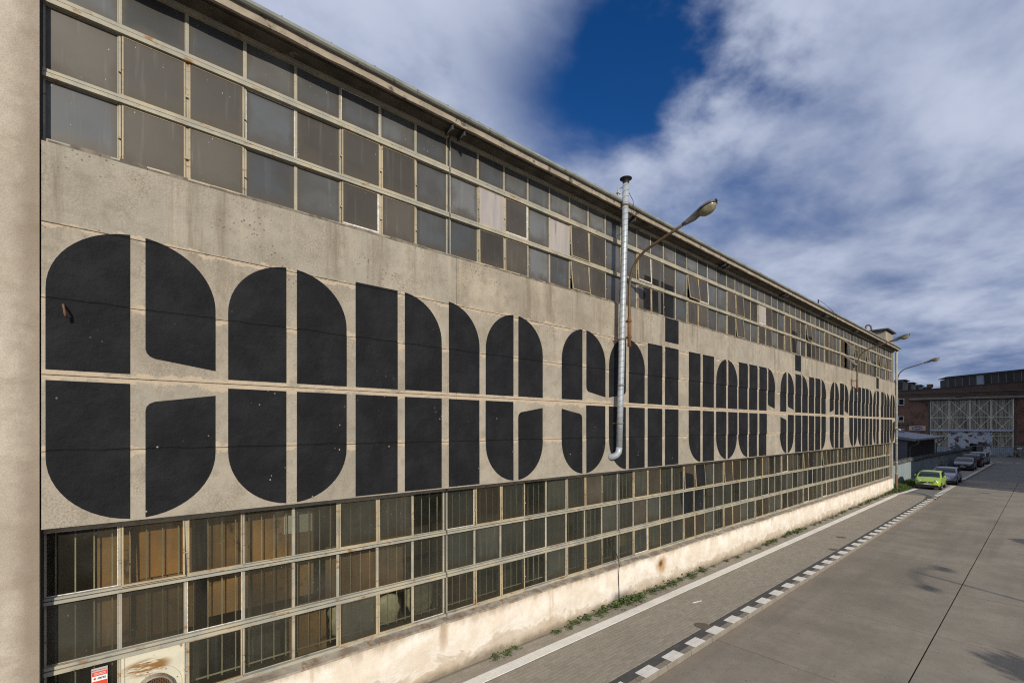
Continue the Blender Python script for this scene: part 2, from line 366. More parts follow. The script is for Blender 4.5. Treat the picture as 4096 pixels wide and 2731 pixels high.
M['asphalt'] = simple('grey_asphalt', (.15, .138, .12), (.185, .17, .15), .6, .92, bump=.3, c3=(.12, .11, .098), t3=(.55, .75), s3=.8)
M['yard'] = simple('yard_asphalt', (.075, .070, .063), (.095, .088, .078), .3, .95, bump=.2)
def mk_paver(name, a, b, c):
    t = NT(name); f = t.noise(50, 3, .7)
    cell = t.n('ShaderNodeTexWhiteNoise', noise_dimensions='3D')
    sn = t.n('ShaderNodeVectorMath', operation='SNAP'); t.l(t.pos, sn.inputs[0]); sn.inputs[1].default_value = (.105, .205, 10); t.l(sn.outputs[0], cell.inputs[0])
    col = t.mix(t.math('MULTIPLY', cell.outputs[0], .8), a, b)
    col = t.mix(t.step(t.noise(.6, 5, .6), .45, .72, 0, .5), col, c)
    col = t.mix(t.step(f, .45, .62, 0, .3), col, c)
    t.bump(f, .4, .005); return t.done(col, .9, 0, .3)
M['paver'] = mk_paver('tan_paver', (.275, .245, .195), (.345, .305, .245), (.225, .20, .16))
M['darkpaver'] = mk_paver('charcoal_paver', (.075, .073, .070), (.10, .097, .092), (.062, .06, .057))
M['whitepaver'] = mk_paver('white_paver', (.70, .68, .62), (.78, .76, .70), (.56, .53, .46))
M['kerb'] = simple('kerb_concrete', (.25, .22, .175), (.205, .18, .145), 3, .9, bump=.4, c3=(.31, .28, .24), s3=25)
M['marking'] = simple('white_road_paint', (.74, .72, .66), (.66, .63, .56), 6, .8, c3=(.4, .36, .3), t3=(.64, .72), s3=14)
M['sand'] = simple('joint_sand', (.19, .168, .132), (.22, .195, .155), 3, .95)
M['dirt'] = simple('dry_soil', (.15, .115, .08), (.10, .08, .055), 3, .95)
M['grass'] = simple('green_grass', (.075, .125, .022), (.045, .085, .016), 5, .7, c3=(.16, .15, .05), s3=3)
M['weed'] = simple('weed_leaf', (.055, .095, .022), (.085, .12, .03), 8, .7)
M['leaf'] = simple('tree_leaf', (.05, .085, .02), (.07, .11, .03), 4, .7)
M['bark'] = simple('tree_bark', (.10, .075, .05), (.06, .045, .03), 6, .9)

# ------------------------------------------------------------------ ground, road, pavements (setting)
mb = MB(); mb.face([(-1500,-1500,-.06),(1500,-1500,-.06),(1500,1500,-.06),(-1500,1500,-.06)])
mb.build('ground', M['yard'], kind='structure')
mb = MB(); mb.face([(2.70,-12,-.022),(26,-12,-.022),(26,64,-.022),(2.70,64,-.022)])
road = mb.build('road', M['joint'], kind='structure')
ys = [-6.0, -1.7, 2.6, 6.9, 11.19, 15.54, 19.92, 24.33, 28.7, 33.0, 37.2, 41.5, 46.0, 50.5, 55.0, 59.5, 64]
for (xa, xb, ja, jb) in ((2.71, 6.135, 0, -.5), (6.165, 9.6, -.5, -1.0), (9.62, 13.1, 0, 0), (13.12, 26, 0, 0)):
    for y0, y1 in zip(ys[:-1], ys[1:]):
        g = .019
        f0 = 1 if 28 < y0 < 36 else 0; f1 = 1 if 28 < y1 < 36 else 0
        e = random.uniform(-.0015, .0015)
        mb = MB(); a = (y0+g+.3*f0*0, y1-g)
        mb.box(xa, xb, a[0], a[1], -.02, e); mb.build('slab', M['road'], road)
mb = MB(); mb.face([(-30,64.02,-.004),(60,64.02,-.004),(60,160,-.004),(-30,160,-.004)]); mb.build('yard', M['asphalt'], kind='structure')

SW = .11
mb = MB(); mb.box(-.12, 2.28, -6, 45.6, -.02, SW-.012); mb.box(2.28, 2.545, -6, 44.6, -.02, SW-.013)
side = mb.build('sidewalk', M['sand'], kind='structure')
def paver_mesh(name, lx, ly, mat, j=.003, bv=.004, h=.035):
    mb = MB(); a, b = lx/2-j, ly/2-j
    lo = [(-a,-b,-h),(a,-b,-h),(a,b,-h),(-a,b,-h)]; md = [(x, y, -bv) for x, y, _ in lo]
    hi = [(math.copysign(abs(x)-bv, x), math.copysign(abs(y)-bv, y), 0) for x, y, _ in lo]
    i = 0; mb.v = lo+md+hi
    for k in range(4):
        n = (k+1) % 4; mb.f += [(k, n, 4+n, 4+k), (4+k, 4+n, 8+n, 8+k)]
    mb.f.append((8, 9, 10, 11)); mb.mi = [0]*len(mb.f)
    return mb, mb.mesh(name, mat)
def lay(name, mbm, me, spots, mat, limit):
    spots.sort(key=lambda p: (Vector((p[0], p[1], SW))-CAMP).length if p[1] > 4.6 else 1e3+p[1])
    for (x, y) in spots[:limit]: link(name, me, side, (x, y, SW+random.uniform(-.002, .002)))
    rest = MB()
    for (x, y) in spots[limit:]:
        i = len(rest.v); dz = random.uniform(-.0025, .0025); rest.v += [(vx+x, vy+y, vz+SW+dz) for vx, vy, vz in mbm.v]
        rest.f += [tuple(i+k for k in f) for f in mbm.f]; rest.mi += [0]*len(mbm.f)
    if rest.v: rest.build(name, mat, side, kind='stuff')
pm, pme = paver_mesh('paver', .1, .2, M['paver'])
spots = []
def curve_in(y):                                   # the paving ends in a rounded nose
    return 2.28 if y < 42.6 else .6 + math.sqrt(max(0, 1 - ((y-42.6)/5.2)**2))*1.68
for r in range(23):
    x = .03 + r*.1
    if .37 < x < .655: continue
    for k in range(-20, 236):
        y = k*.2 + (.1 if r % 2 else 0)
        if x+.05 < curve_in(y)+.005 and y < 45.4: spots.append((x, y))
lay('paver', pm, pme, spots, M['paver'], 300)
wm, wme = paver_mesh('white_paver', .275, .1, M['whitepaver'])
lay('white_paver', wm, wme, [(.515, k*.1) for k in range(-20, 440)], M['whitepaver'], 250)
dm, dme = paver_mesh('dark_paver', .255, .1, M['darkpaver'])
lay('dark_paver', dm, dme, [(2.413, k*.1) for k in range(-20, 440)], M['darkpaver'], 250)
# kerb stones with white blocks painted on every other half
def kerb_row(y0, y1, xo, label, slope=0.0):
    k0 = None
    mb = MB(); mb.box(xo-.16, xo-.02, y0, y1, -.02, .02)
    kb = mb.build('kerb', M['joint'], kind='structure')
    y = y0
    while y < y1-.2:
        ye = min(y+.99, y1); dx = slope*(y-y0)
        mb = MB(); pr = [(xo-.155+dx,0,-.01),(xo+dx,0,-.01),(xo-.004+dx,0,SW-.02),(xo-.025+dx,0,SW+.003),(xo-.155+dx,0,SW+.003)]
        mb.prism([(a, y+.005, c) for a, _, c in pr], (0,0,0), (slope*.98, ye-y-.01, 0)); s_ = mb.build('kerbstone', M['kerb'], kb)
        mb = MB(); a = y+.2; mb.box(xo-.285+dx, xo-.158+dx, a, a+.5, SW, SW+.006); mb.box(xo-.152+dx, xo-.026+dx, a, a+.5, SW+.001, SW+.008)
        mb.build('white_block', M['marking'], kb)
        y += 1.0
    return kb
kerb_row(-5, 44.2, 2.70, '')
mb = MB(); mb.prism([(2.545,44.2,-.01),(2.70,44.2,-.01),(2.70,44.2,SW),(2.545,44.2,SW)], (0,0,0), (-.1, 1.4, -.0)); 
v = mb.v; mb.v = [(x, y, z if y < 44.3 or z < .05 else .012) for x, y, z in v]; mb.build('kerb_end', M['kerb'], kind='structure')
# flush driveway with dashes, then the parking strip with its own kerb
mb = MB(); mb.prism([(-1.2,45.4,-.02),(-1.2,45.4,SW-.014),(-1.2,47.2,.012),(-1.2,47.2,-.02)], (0,0,0), (3.72,0,0)); mb.box(-1.2, 2.70, 47.2, 62.0, -.02, .012)
mb.build('driveway', M['asphalt'], kind='structure')
mb = MB()
prev = None
for k in range(14):                                 # charcoal band rounding off the paved footway
    t = k/13*math.pi/2; a = (.64+1.64*math.cos(t), 43.2+5.0*math.sin(t)); b = (.64+1.94*math.cos(t), 43.2+5.3*math.sin(t))
    za = max(.018, min(SW+.004, SW+.004-(a[1]-45.2)/2.0*.1)) if a[1] > 45.2 else SW+.004; zb = max(.018, min(SW+.004, SW+.004-(b[1]-45.2)/2.0*.1)) if b[1] > 45.2 else SW+.004
    cur = ((a[0],a[1],za), (b[0],b[1],zb))
    if prev: mb.face([prev[0], prev[1], cur[1], cur[0]])
    prev = cur
mb.build('footway_edge', M['darkpaver'], kind='structure')
for k in range(11):
    mb = MB(); y = 45.3+k*1.05; mb.box(2.30, 2.66, y, y+.5, .013, .018); mb.build('lane_marking', M['marking'], kind='structure')
mb = MB()
wlp = [(.38,.65,43.9,SW+.006),(.37,.64,45.2,SW+.004),(.36,.64,47.2,.020),(.48,.76,49.0,.018),(.66,.92,52.3,.018)]
for p, q in zip(wlp[:-1], wlp[1:]): mb.face([(p[0],p[2],p[3]),(p[1],p[2],p[3]),(q[1],q[2],q[3]),(q[0],q[2],q[3])])
mb.build('lane_marking', M['marking'], kind='structure')
mb = MB(); mb.prism([(-.9,62,0),(2.56,62,0),(2.86,94,0),(1.0,96,0),(.6,96,0)], (0,0,-.02), (0,0,SW)); mb.build('parking_strip', M['paver'], kind='structure')
kb2 = kerb_row(62.05, 93.5, 2.72, '', .0095)
for k in range(9):
    x = 2.0+k*.96*1.02; mb = MB(); mb.box(x, x+.5, 98.4, 98.75, -.003, .003); mb.build('lane_marking', M['marking'], kind='structure')
mb = MB(); mb.box(-14, 40, 114.0, 114.2, -.02, .1); fk = mb.build('far_kerb', M['kerb'], kind='structure')
# soil strip with grass under the fence
mb = MB(); mb.prism([(-1.25,47.0,0),(.36,46.6,0),(.42,48.8,0),(.62,52.4,0),(-.1,58,0),(-1.2,58,0)], (0,0,-.02), (0,0,.03)); mb.build('verge', M['dirt'], kind='structure')
def tuft(mb, x, y, z, h, n, spread, w=.012, rng=random):
    for _ in range(n):
        a = rng.uniform(0, 6.283); d = rng.uniform(0, spread); bx, by = x+d*math.cos(a), y+d*math.sin(a)
        b = rng.uniform(0, 6.283); ln = h*rng.uniform(.5, 1.1); lean = rng.uniform(.15, .7)*ln
        c, s_ = math.cos(b), math.sin(b); px_, py_ = -s_*w, c*w
        mid = (bx+c*lean*.35, by+s_*lean*.35, z+ln*.6); tip = (bx+c*lean, by+s_*lean, z+ln)
        mb.face([(bx-px_,by-py_,z),(bx+px_,by+py_,z),(mid[0]+px_*.7,mid[1]+py_*.7,mid[2]),(mid[0]-px_*.7,mid[1]-py_*.7,mid[2])])
        mb.face([(mid[0]-px_*.7,mid[1]-py_*.7,mid[2]),(mid[0]+px_*.7,mid[1]+py_*.7,mid[2]), tip])
mb = MB(); rg = random.Random(3)
for _ in range(620):
    y = rg.uniform(46.9, 57.0); t = (y-46.9)/10; x0 = -.95+.33*t*.9; x1 = min(.40, .30+.3*t) if y < 52 else .35-.09*(y-52)
    x = rg.uniform(x0, max(x1, x0+.15)); tuft(mb, x, y, .03, rg.uniform(.2, .42) if x < .05 else rg.uniform(.1, .24), 12, .12, .013, rg)
mb.build('grass', M['grass'], kind='stuff')
mb = MB(); rg = random.Random(5)
def weed_clump(x, y, s):
    for _ in range(int(42*s)):
        a = rg.uniform(0, 6.283); d = abs(rg.gauss(0, .10*s)); cx, cy = x+d*math.cos(a)*.8, y+d*math.sin(a)*1.6
        cz = SW+rg.uniform(.0, .10)*s; b = rg.uniform(0, 6.283); l_ = rg.uniform(.04, .09)*s+.02; w = l_*.28; e = rg.uniform(.1, .9)
        c, q = math.cos(b), math.sin(b)
        mb.face([(cx,cy,cz),(cx+c*l_*.5-q*w,cy+q*l_*.5+c*w,cz+l_*e*.6),(cx+c*l_,cy+q*l_,cz+l_*e*.5),(cx+c*l_*.5+q*w,cy+q*l_*.5-c*w,cz+l_*e*.6)])
    tuft(mb, x, y, SW, .13*s, int(10*s), .1*s, .006, rg)
for (y, s) in ((6.4,.9),(6.75,.7),(7.0,.6),(8.3,.8),(8.75,.7),(9.05,.9),(9.5,1.1),(9.95,.9),(10.3,1.3),(10.75,1.2),(11.15,1.6),(11.6,1.7),(12.05,1.1),(12.6,1.3),(13.1,1.1),(13.7,1.3),(14.3,.9),(14.9,1.3),(15.7,1.1),(16.6,.5),(17.6,.7),(18.4,.8),(19.6,.5),(20.4,.7),(21.3,1.),(21.8,1.1),(22.3,1.2),(23.5,1.),(24.2,1.4),(24.8,1.3),(25.4,1.3),(26.0,.9),(27.5,.8),(28.3,.9),(29.4,.7),(30.3,.9),(31.2,.8),(32.4,1.),(33.1,.9),(34.5,1.),(35.6,1.),(36.8,1.1),(37.6,1.1),(38.5,1.3),(39.3,1.2),(40.2,1.3),(41.0,1.1),(42.2,1.2),(43.3,1.3),(44.4,1.5),(45.3,1.6),(46.2,1.8),(46.8,2.0)):
    weed_clump(.02+rg.uniform(0, .13), y, s)
mb.build('weeds', M['weed'], kind='stuff')
for (x, y, lab) in ((2.22,11.45,'round rusty cover half under the charcoal band, second white block up'), (2.2,22.68,'round cover beside the charcoal paver band further up the footway'), (1.74,25.46,'small oval cover in the middle of the footway')):
    mb = MB(); lathe(mb, [(0, SW+.004), (.17, SW+.005), (.185, SW+.002), (.20, SW+.005), (.22, SW-.01)], 24, (x, y, 0)); o = mb.build('manhole_cover', simple('cover_iron', (.115,.09,.068), (.14,.115,.085), 9, .8)); tag(o, lab, 'manhole cover', 'covers set in the footway')
mb = MB(); lathe(mb, [(0, .004), (.30, .004), (.33, -.001), (.36, .004), (.40, .003), (.41, -.01)], 28, (4.75, 51.9, 0)); o = mb.build('manhole_cover', simple('road_cover_iron', (.10,.092,.08), (.13,.12,.105), 9, .8)); tag(o, 'round iron cover out in the road near the shadow edge', 'manhole cover')
mb = MB(); mb.prism([(1.26,12.7,0),(1.30,12.7,0),(1.38,13.05,0),(1.36,13.06,0)], (0,0,SW+.002), (0,0,SW+.02), 0); tag(mb.build('litter', M['putty']), 'white scrap of plastic lying on the pavers', 'litter')

# ------------------------------------------------------------------ the factory hall
JY = [-.69+6*k for k in range(8)] + [46.9]
Y1 = 47.3
hall = thing('factory_hall', 'long concrete factory hall with two bands of steel windows and giant black lettering', 'building', (0, 23, 0))
def hb(name, mb, mat, smooth=False, label=None, parent=None): return mb.build(name, mat, parent or hall, smooth, None, label)
PZ = [3.945, 4.896, 5.84, 6.78, 7.71, 8.70]
rp = random.Random(11)
PX = {}
for i in range(8):
    for j in range(5):
        y0, y1 = JY[i]+.09, (JY[i+1]+.09 if i < 7 else Y1); y0 = -.66 if i == 0 else y0
        off = rp.uniform(-.006, .006) + (.0 if i < 3 else (.012 if j in (3,) else (-.008 if j == 2 else (.004 if j == 1 else -.006))))
        PX[i, j] = (off, y0, y1)
        g = .003; z0, z1 = PZ[j]+(g if j else 0), PZ[j+1]-g; b = .008
        mb = MB(); n0 = [(off-b, y0+g, z0), (off-b, y1-g, z0), (off-b, y1-g, z1), (off-b, y0+g, z1)]
        n1_ = [(off, y0+g+b, z0+b*.6), (off, y1-g-b, z0+b*.6), (off, y1-g-b, z1-b*.6), (off, y0+g+b, z1-b*.6)]
        bk = [(-.20, p[1], p[2]) for p in n0]
        mb.v = bk + n0 + n1_
        for k in range(4):
            n = (k+1) % 4; mb.f += [(k, n, 4+n, 4+k), (4+k, 4+n, 8+n, 8+k)]
        mb.f += [(8, 9, 10, 11), (3, 2, 1, 0)]; mb.mi = [0]*len(mb.f)
        hb('concrete_panel', mb, M['concrete'])
mb = MB(); mb.box(-.35, -.205, -.64, Y1-.02, 3.96, 8.68); hb('wall_core', mb, M['concrete'])
# rough broken concrete lip under the upper windows
mb = MB(); rl = random.Random(4); y = -.6
while y < 46.8:
    l_ = rl.uniform(.05, .3); h = rl.uniform(.020, .055)
    mb.box(-.10, -.010+rl.uniform(-.012, .012), y, y+l_, 8.69, 8.70+h); y += l_
mb.build('broken_lip', simple('broken_concrete', (.10, .088, .070), (.22, .19, .145), 5, .95, bump=.6), hall, kind='stuff')
# plinth
mb = MB(); N = 120; rl = random.Random(8)
rows = []
for (z, xb) in ((0, -.085), (.35, -.088), (.75, -.10), (1.19, -.105)):
    rows.append([(xb+rl.uniform(-.008, .008), -1.0+(Y1-.1+1.0)*k/N, z) for k in range(N+1)])
for a, b in zip(rows[:-1], rows[1:]):
    for k in range(N): mb.face([a[k], a[k+1], b[k+1], b[k]])
mb.face([(-.35,-1,0),(-.35,-1,1.19),(-.1,-1,1.19),(-.1,-1,0)]); mb.face([(-.1,Y1-.1,0),(-.1,Y1-.1,1.19),(-.6,Y1-.1,1.19),(-.6,Y1-.1,0)]); mb.face([(-.12,-1,1.19),(-.12,Y1-.1,1.19),(-.5,Y1-.1,1.19),(-.5,-1,1.19)])
hb('plinth', mb, M['plinth'])
# sill flashing, one length per bay with a dented lip
for i in range(8):
    mb = MB(); n = 8; ya, yb = JY[i]-.02, JY[i+1]-.03
    for k in range(n):
        a, b = ya+(yb-ya)*k/n, ya+(yb-ya)*(k+1)/n
        def pr(y):
            w = .012*math.sin(y*1.7)+.01*math.sin(y*4.1+i)
            return [(-.26, y, 1.245), (-.045+w*.5, y, 1.205+w), (-.045+w*.5, y, 1.165+w), (-.055+w*.5, y, 1.165+w), (-.06+w*.5, y, 1.19+w)]
        A, B = pr(a), pr(b)
        for q in range(4): mb.face([A[q], A[q+1], B[q+1], B[q]])
    hb('sill_flashing', mb, M['flash'])
# eave: soffit, fascia, gutter, roof slab
mb = MB(); mb.box(-.4, .262, -.66, Y1+.25, 11.285, 11.36); mb.box(-.4, .14, -.66, Y1+.2, 11.262, 11.284); hb('soffit', mb, M['soffit'])
mb = MB(); n = 160; ya, yb = -.64, Y1+.26
top = [(.27+.004*rp.uniform(-1,1), ya+(yb-ya)*k/n, 11.405) for k in range(n+1)]
bot = [(.27+.004*rp.uniform(-1,1), ya+(yb-ya)*k/n, 11.262+rp.uniform(-.010, .010)) for k in range(n+1)]
bck = [(.20, p[1], 11.275) for p in bot]
for k in range(n): mb.face([bot[k], bot[k+1], top[k+1], top[k]]); mb.face([bck[k], bck[k+1], bot[k+1], bot[k]])
hb('fascia', mb, M['fascia'])
mb = MB(); pr = [(.27,0,11.405),(.335,0,11.395),(.36,0,11.42),(.36,0,11.468),(.35,0,11.470),(.345,0,11.43),(.28,0,11.42)]
mb.prism([(a, ya, c) for a, _, c in pr], (0,0,0), (0, yb-ya+.06, 0)); hb('gutter', mb, M['gutter'])
mb = MB()
for k in range(64): y = -.3+k*.75; mb.box(.30, .362, y, y+.025, 11.466, 11.484)
hb('gutter_clip', mb, M['gutter'])
mb = MB(); mb.box(-24, .26, -.64, Y1+.22, 11.37, 11.44); hb('roof', mb, M['tar'])
mb = MB(); mb.box(-24, -.36, Y1-.28, Y1-.02, 0, 11.36); mb.box(-24, -23.8, -7, Y1, 0, 11.36); mb.box(-24, -.3, -.9, -.68, 0, 11.36); hb('end_wall', mb, M['plaster'])
mb = MB(); mb.box(-.34, -.12, 46.93, Y1-.04, 1.2, 3.94); mb.box(-.34, -.05, 46.93, Y1-.03, 8.70, 11.26); hb('corner_post', mb, M['concrete'])
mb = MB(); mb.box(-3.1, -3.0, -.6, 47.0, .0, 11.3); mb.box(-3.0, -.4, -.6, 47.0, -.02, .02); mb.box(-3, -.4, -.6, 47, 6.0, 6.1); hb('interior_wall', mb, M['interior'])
for i in range(1, 8):                                # drain boxes under the eave at the bay joints
    y = JY[i]
    for q in (-.16, .13): mb = MB(); mb.box(-.05, .22, y+q, y+q+.03, 11.15, 11.261); hb('eave_bracket', mb, M['tar'])

# windows: each bay is one window (its steel grid) holding panes and top-hung casements
def bars(i, XF, rows, head, sill, wide_rows):
    # transoms stand well proud of the vertical bars and the glass
    mb = MB(); y0, y1 = JY[i]+.02, JY[i+1]-.02; w = (y1-y0)/8; XB = XF-.058
    mb.box(XB-.05, XF, y0, y1, rows[-1][1], head); mb.box(XB-.05, XF+.006, y0, y1, sill, rows[0][0])
    for a, b in zip(rows[:-1], rows[1:]):             # two stepped rails with a groove between
        m_ = (a[1]+b[0])/2
        mb.box(XB-.05, XF-.004, y0, y1, m_+.012, b[0]); mb.box(XB-.05, XF+.006, y0, y1, a[1], m_); mb.box(XB-.05, XF-.03, y0, y1, m_+.0005, m_+.0115, 1)
    for (a, b), wd_ in zip(rows, wide_rows):
        for k in range(9):
            h = .018 if k in (0, 8) else .0125
            if wd_ and k in (2, 6): h = .034
            yy = y0+k*w; yy = max(y0+h, min(y1-h, yy))
            mb.box(XB-.045, XB+(.006 if wd_ and k in (1,2,3,5,6,7) else 0), yy-h, yy+h, a+.0005, b-.0005)
            if wd_ and k in (1, 2, 3, 5, 6, 7):       # cover strip with flared end over the upper half
                zt = a+(b-a)*.42; mb.box(XB+.0065, XB+.013, yy-h*.85, yy+h*.85, zt, b-.002); mb.box(XB+.0065, XB+.036, yy-h, yy+h, zt-.030, zt-.004)
    return mb, y0, w
def pane_mesh(name, w, h, mat, putty=False):
    mb = MB(); mb.box(-.003, .003, -w/2, w/2, -h/2, h/2, 0)
    e = .011
    for a, b, c, d in ((-w/2, w/2, -h/2, -h/2+e), (-w/2, w/2, h/2-e, h/2), (-w/2, -w/2+e, -h/2+e, h/2-e), (w/2-e, w/2, -h/2+e, h/2-e)): mb.box(.0035, .012, a, b, c, d, 1)
    return mb.mesh(name, [mat, M['putty'] if putty else M['frame']])
def casement_mesh(name, w, h, mat, putty=False):
    # hangs from its top edge: local origin on the hinge line
    mb = MB(); e = .020; mb.box(-.004, .004, -w/2+e, w/2-e, -h+e, -e, 0)
    for a, b, c, d in ((-w/2, w/2, -e, 0), (-w/2, w/2, -h, -h+e), (-w/2, -w/2+e, -h+e, -e), (w/2-e, w/2, -h+e, -e)): mb.box(-.014, .009, a, b, c, d, 1)
    mb.box(.009, .022, -w/2-.01, w/2+.01, -h-.004, -h+.014, 1)
    if putty: mb.box(.005, .016, w/2-e-.03, w/2-e, -h+e, -e, 2); mb.box(.005, .016, -w/2+e, w/2-e-.03, -h+e, -h+e+.025, 2)
    return mb.mesh(name, [mat, M['casement'], M['putty']])
CAS = (1, 2, 5, 6)
rw = random.Random(21); cache = {}
def cmesh(kind, w, h, mat, putty):
    key = (kind, round(w, 3), round(h, 3), mat, putty)
    if key not in cache: cache[key] = (casement_mesh if kind == 'casement' else pane_mesh)(kind, w, h, M[mat], putty)
    return cache[key]
UP = dict(XF=-.11, rows=[(8.78, 9.55), (9.65, 10.48), (10.60, 11.21)], head=11.262, sill=8.705)
LOW = dict(XF=-.235, rows=[(1.285, 2.05), (2.154, 2.946), (3.028, 3.86)], head=3.955, sill=1.235)
FAN = (0, 0, 1)
TILT = {('u',1,5,1):2.5,('u',1,5,0):6,('u',2,5,1):7,('u',2,6,1):2,('u',2,1,1):2.5,('u',3,2,0):5,('u',3,2,1):3,('u',4,2,0):3,('u',4,5,1):6,('u',5,6,1):42,('u',5,6,0):42,('u',6,5,1):5,('u',6,1,1):4,('u',7,2,1):6,('u',7,5,1):5,
        ('l',0,1,2):4,('l',2,6,2):4,('l',2,5,2):2,('l',3,1,2):3,('l',5,1,2):5,('l',4,5,2):3,('l',7,6,2):6,('l',6,2,2):4}
OPENV = {('u',5,1,1), ('u',6,1,1), ('u',5,0,1)}
for band, P, nm in (('u', UP, 'upper'), ('l', LOW, 'lower')):
    for i in range(8):
        wr = [True, True, False] if band == 'u' else [True, False, True]
        mb, y0, w = bars(i, P['XF'], P['rows'], P['head'], P['sill'], wr)
        win = mb.build('window', [M['frame'], M['black']], hall, label=f'{nm} steel window band')
        for r, (a, b) in enumerate(P['rows']):
            for k in range(8):
                if band == 'l' and (i, r, k) == FAN: continue
                yc = y0+(k+.5)*w; put = rw.random() < (.10 if i < 4 else .16)
                hgt = b-a-.006; ww = w-.029
                if wr[r] and k in CAS:
                    mat = 'glass_brown' if band == 'u' else ('glass_clear' if i == 0 else 'glass_lowbrown' if rw.random() < .7 else 'glass_low')
                    if band == 'u' and (i, k, r) in ((2-1, 1, 1), (4-1, 5, 1)): mat = 'curtain'
                    o = link('casement', cmesh('casement', ww-.01, hgt, mat, put), win, (P['XF']-.040, yc, b-.003))
                    t = TILT.get((band, i, k, r), rw.uniform(0, .9))
                    o.rotation_euler = (0, -R(t), 0)
                else:
                    mat = 'glass_up' if band == 'u' else ('glass_low' if rw.random() < .82 else 'glass_lowbrown')
                    if band == 'u' and r < 2 and rw.random() < .14: mat = 'glass_brown'
                    if band == 'u' and (i, k, r) == (1, 4, 1): mat = 'curtain'
                    if band == 'l' and i == 0: mat = 'glass_clear'
                    o = link('pane', cmesh('pane', ww, hgt, mat, put), win, (P['XF']-.074, yc, (a+b)/2))
        if band == 'l':                                # vertical security bars standing behind the glass
            mb = MB(); n = int(6/.187)
            for q in range(n): y = JY[i]+.12+q*.187; mb.box(-.50, -.488, y, y+.015, 1.3, 3.9)
            for z in (1.34,): mb.box(-.487, -.482, JY[i]+.1, JY[i+1]-.1, z, z+.025)
            mb.build('grille', M['grille'], hall, kind='stuff')
for y in JY[1:-1]:                                     # dark steel posts in the bay joints
    mb = MB(); mb.box(-.22, -.150, y-.018, y+.018, 8.72, 11.25); hb('joint_post', mb, M['tar'])
    mb = MB(); mb.box(-.36, -.275, y-.018, y+.018, 1.25, 3.94); hb('joint_post', mb, M['tar'])
mb = MB(); mb.box(-.60, -.53, -.5, 46.8, 8.72, 11.25); hb('interior_dark_sheet', mb, M['interior'])  # dark sheet in place of the unlit interior behind the upper panes

# ------------------------------------------------------------------ giant lettering
ZT, ZB, GU, GL, RZ = 7.765, 3.972, 5.905, 5.775, .86
def arc(cx, cz, rx, rz, t0, t1, n=12): return [(cx+rx*math.cos(t0+(t1-t0)*k/n), cz+rz*math.sin(t0+(t1-t0)*k/n)) for k in range(n+1)]
H_ = math.pi/2
def clean(pts):
    o = []
    for p in pts:
        if not o or (abs(p[0]-o[-1][0])+abs(p[1]-o[-1][1])) > 1e-4: o.append(p)
    if len(o) > 1 and abs(o[0][0]-o[-1][0])+abs(o[0][1]-o[-1][1]) < 1e-4: o.pop()
    return o
def clip(poly, axis, lim, keep_ge):
    o = []; n = len(poly)
    for k in range(n):
        a, b = poly[k], poly[(k+1) % n]; fa = (a[axis] >= lim) == keep_ge or a[axis] == lim; fb = (b[axis] >= lim) == keep_ge or b[axis] == lim
        if fa: o.append(a)
        if fa != fb:
            t = (lim-a[axis])/(b[axis]-a[axis]); o.append((a[0]+t*(b[0]-a[0]), a[1]+t*(b[1]-a[1])))
    return clean(o)
def area(p): return .5*sum(p[k][0]*p[(k+1) % len(p)][1]-p[(k+1) % len(p)][0]*p[k][1] for k in range(len(p)))
def paint_poly(mb, poly):
    poly = clean(poly)
    for i in range(8):
        for j in range(5):
            off, y0, y1 = PX[i, j]
            q = clip(clip(clip(clip(poly, 0, y0, True), 0, y1, False), 1, PZ[j], True), 1, PZ[j+1], False)
            if len(q) > 2 and abs(area(q)) > 1e-4:
                if area(q) < 0: q = q[::-1]
                mb.prism([(off, a, b) for a, b in q], (-.008, 0, 0), (.004, 0, 0))
def paint_glass(mb, y0, y1, z0, z1, P, poly=None):
    # the same paint carried on over glass, set back with the panes
    poly = clean(poly or [(y0, z0), (y1, z0), (y1, z1), (y0, z1)])
    for i in range(8):
        ya, w = JY[i]+.02, (JY[i+1]-JY[i]-.04)/8
        for k in range(8):
            for r, (a, b) in enumerate(P['rows']):
                band = 'u' if P is UP else 'l'; wr = (r < 2) if band == 'u' else (r != 1)
                cs = wr and k in CAS; e = .05 if cs else .036
                q = clip(clip(clip(clip(poly, 0, ya+k*w+e, True), 0, ya+(k+1)*w-e, False), 1, a+(.035 if cs else .018), True), 1, b-(.035 if cs else .018), False)
                if len(q) > 2 and abs(area(q)) > 2e-4:
                    if area(q) < 0: q = q[::-1]
                    t = TILT.get((band, i, k, r), .9) if cs else 0; x = P['XF']+(-.035 if cs else -.0702)
                    mb.prism([(x+(b-pz)*math.sin(R(t)), py_, pz) for py_, pz in q], (0,0,0), (.004, 0, 0))
def upper(y0, y1, kind):
    if kind == 'rect': return [(y0, GU), (y1, GU), (y1, ZT), (y0, ZT)]
    r = (y1-y0)+.08; rz = RZ; base = [(y0, GU), (y1, GU)]
    if kind == 'L': return base + [(y1, ZT-rz+rz*math.sqrt(1-(.08/r)**2))] + [p for p in arc(y0+r, ZT-rz, r, rz, H_, math.pi, 14) if p[0] < y1]
    return base + [p for p in arc(y1-r, ZT-rz, r, rz, 0, H_, 14) if p[0] > y0] + [(y0, ZT-rz+rz*math.sqrt(1-(.08/r)**2))]
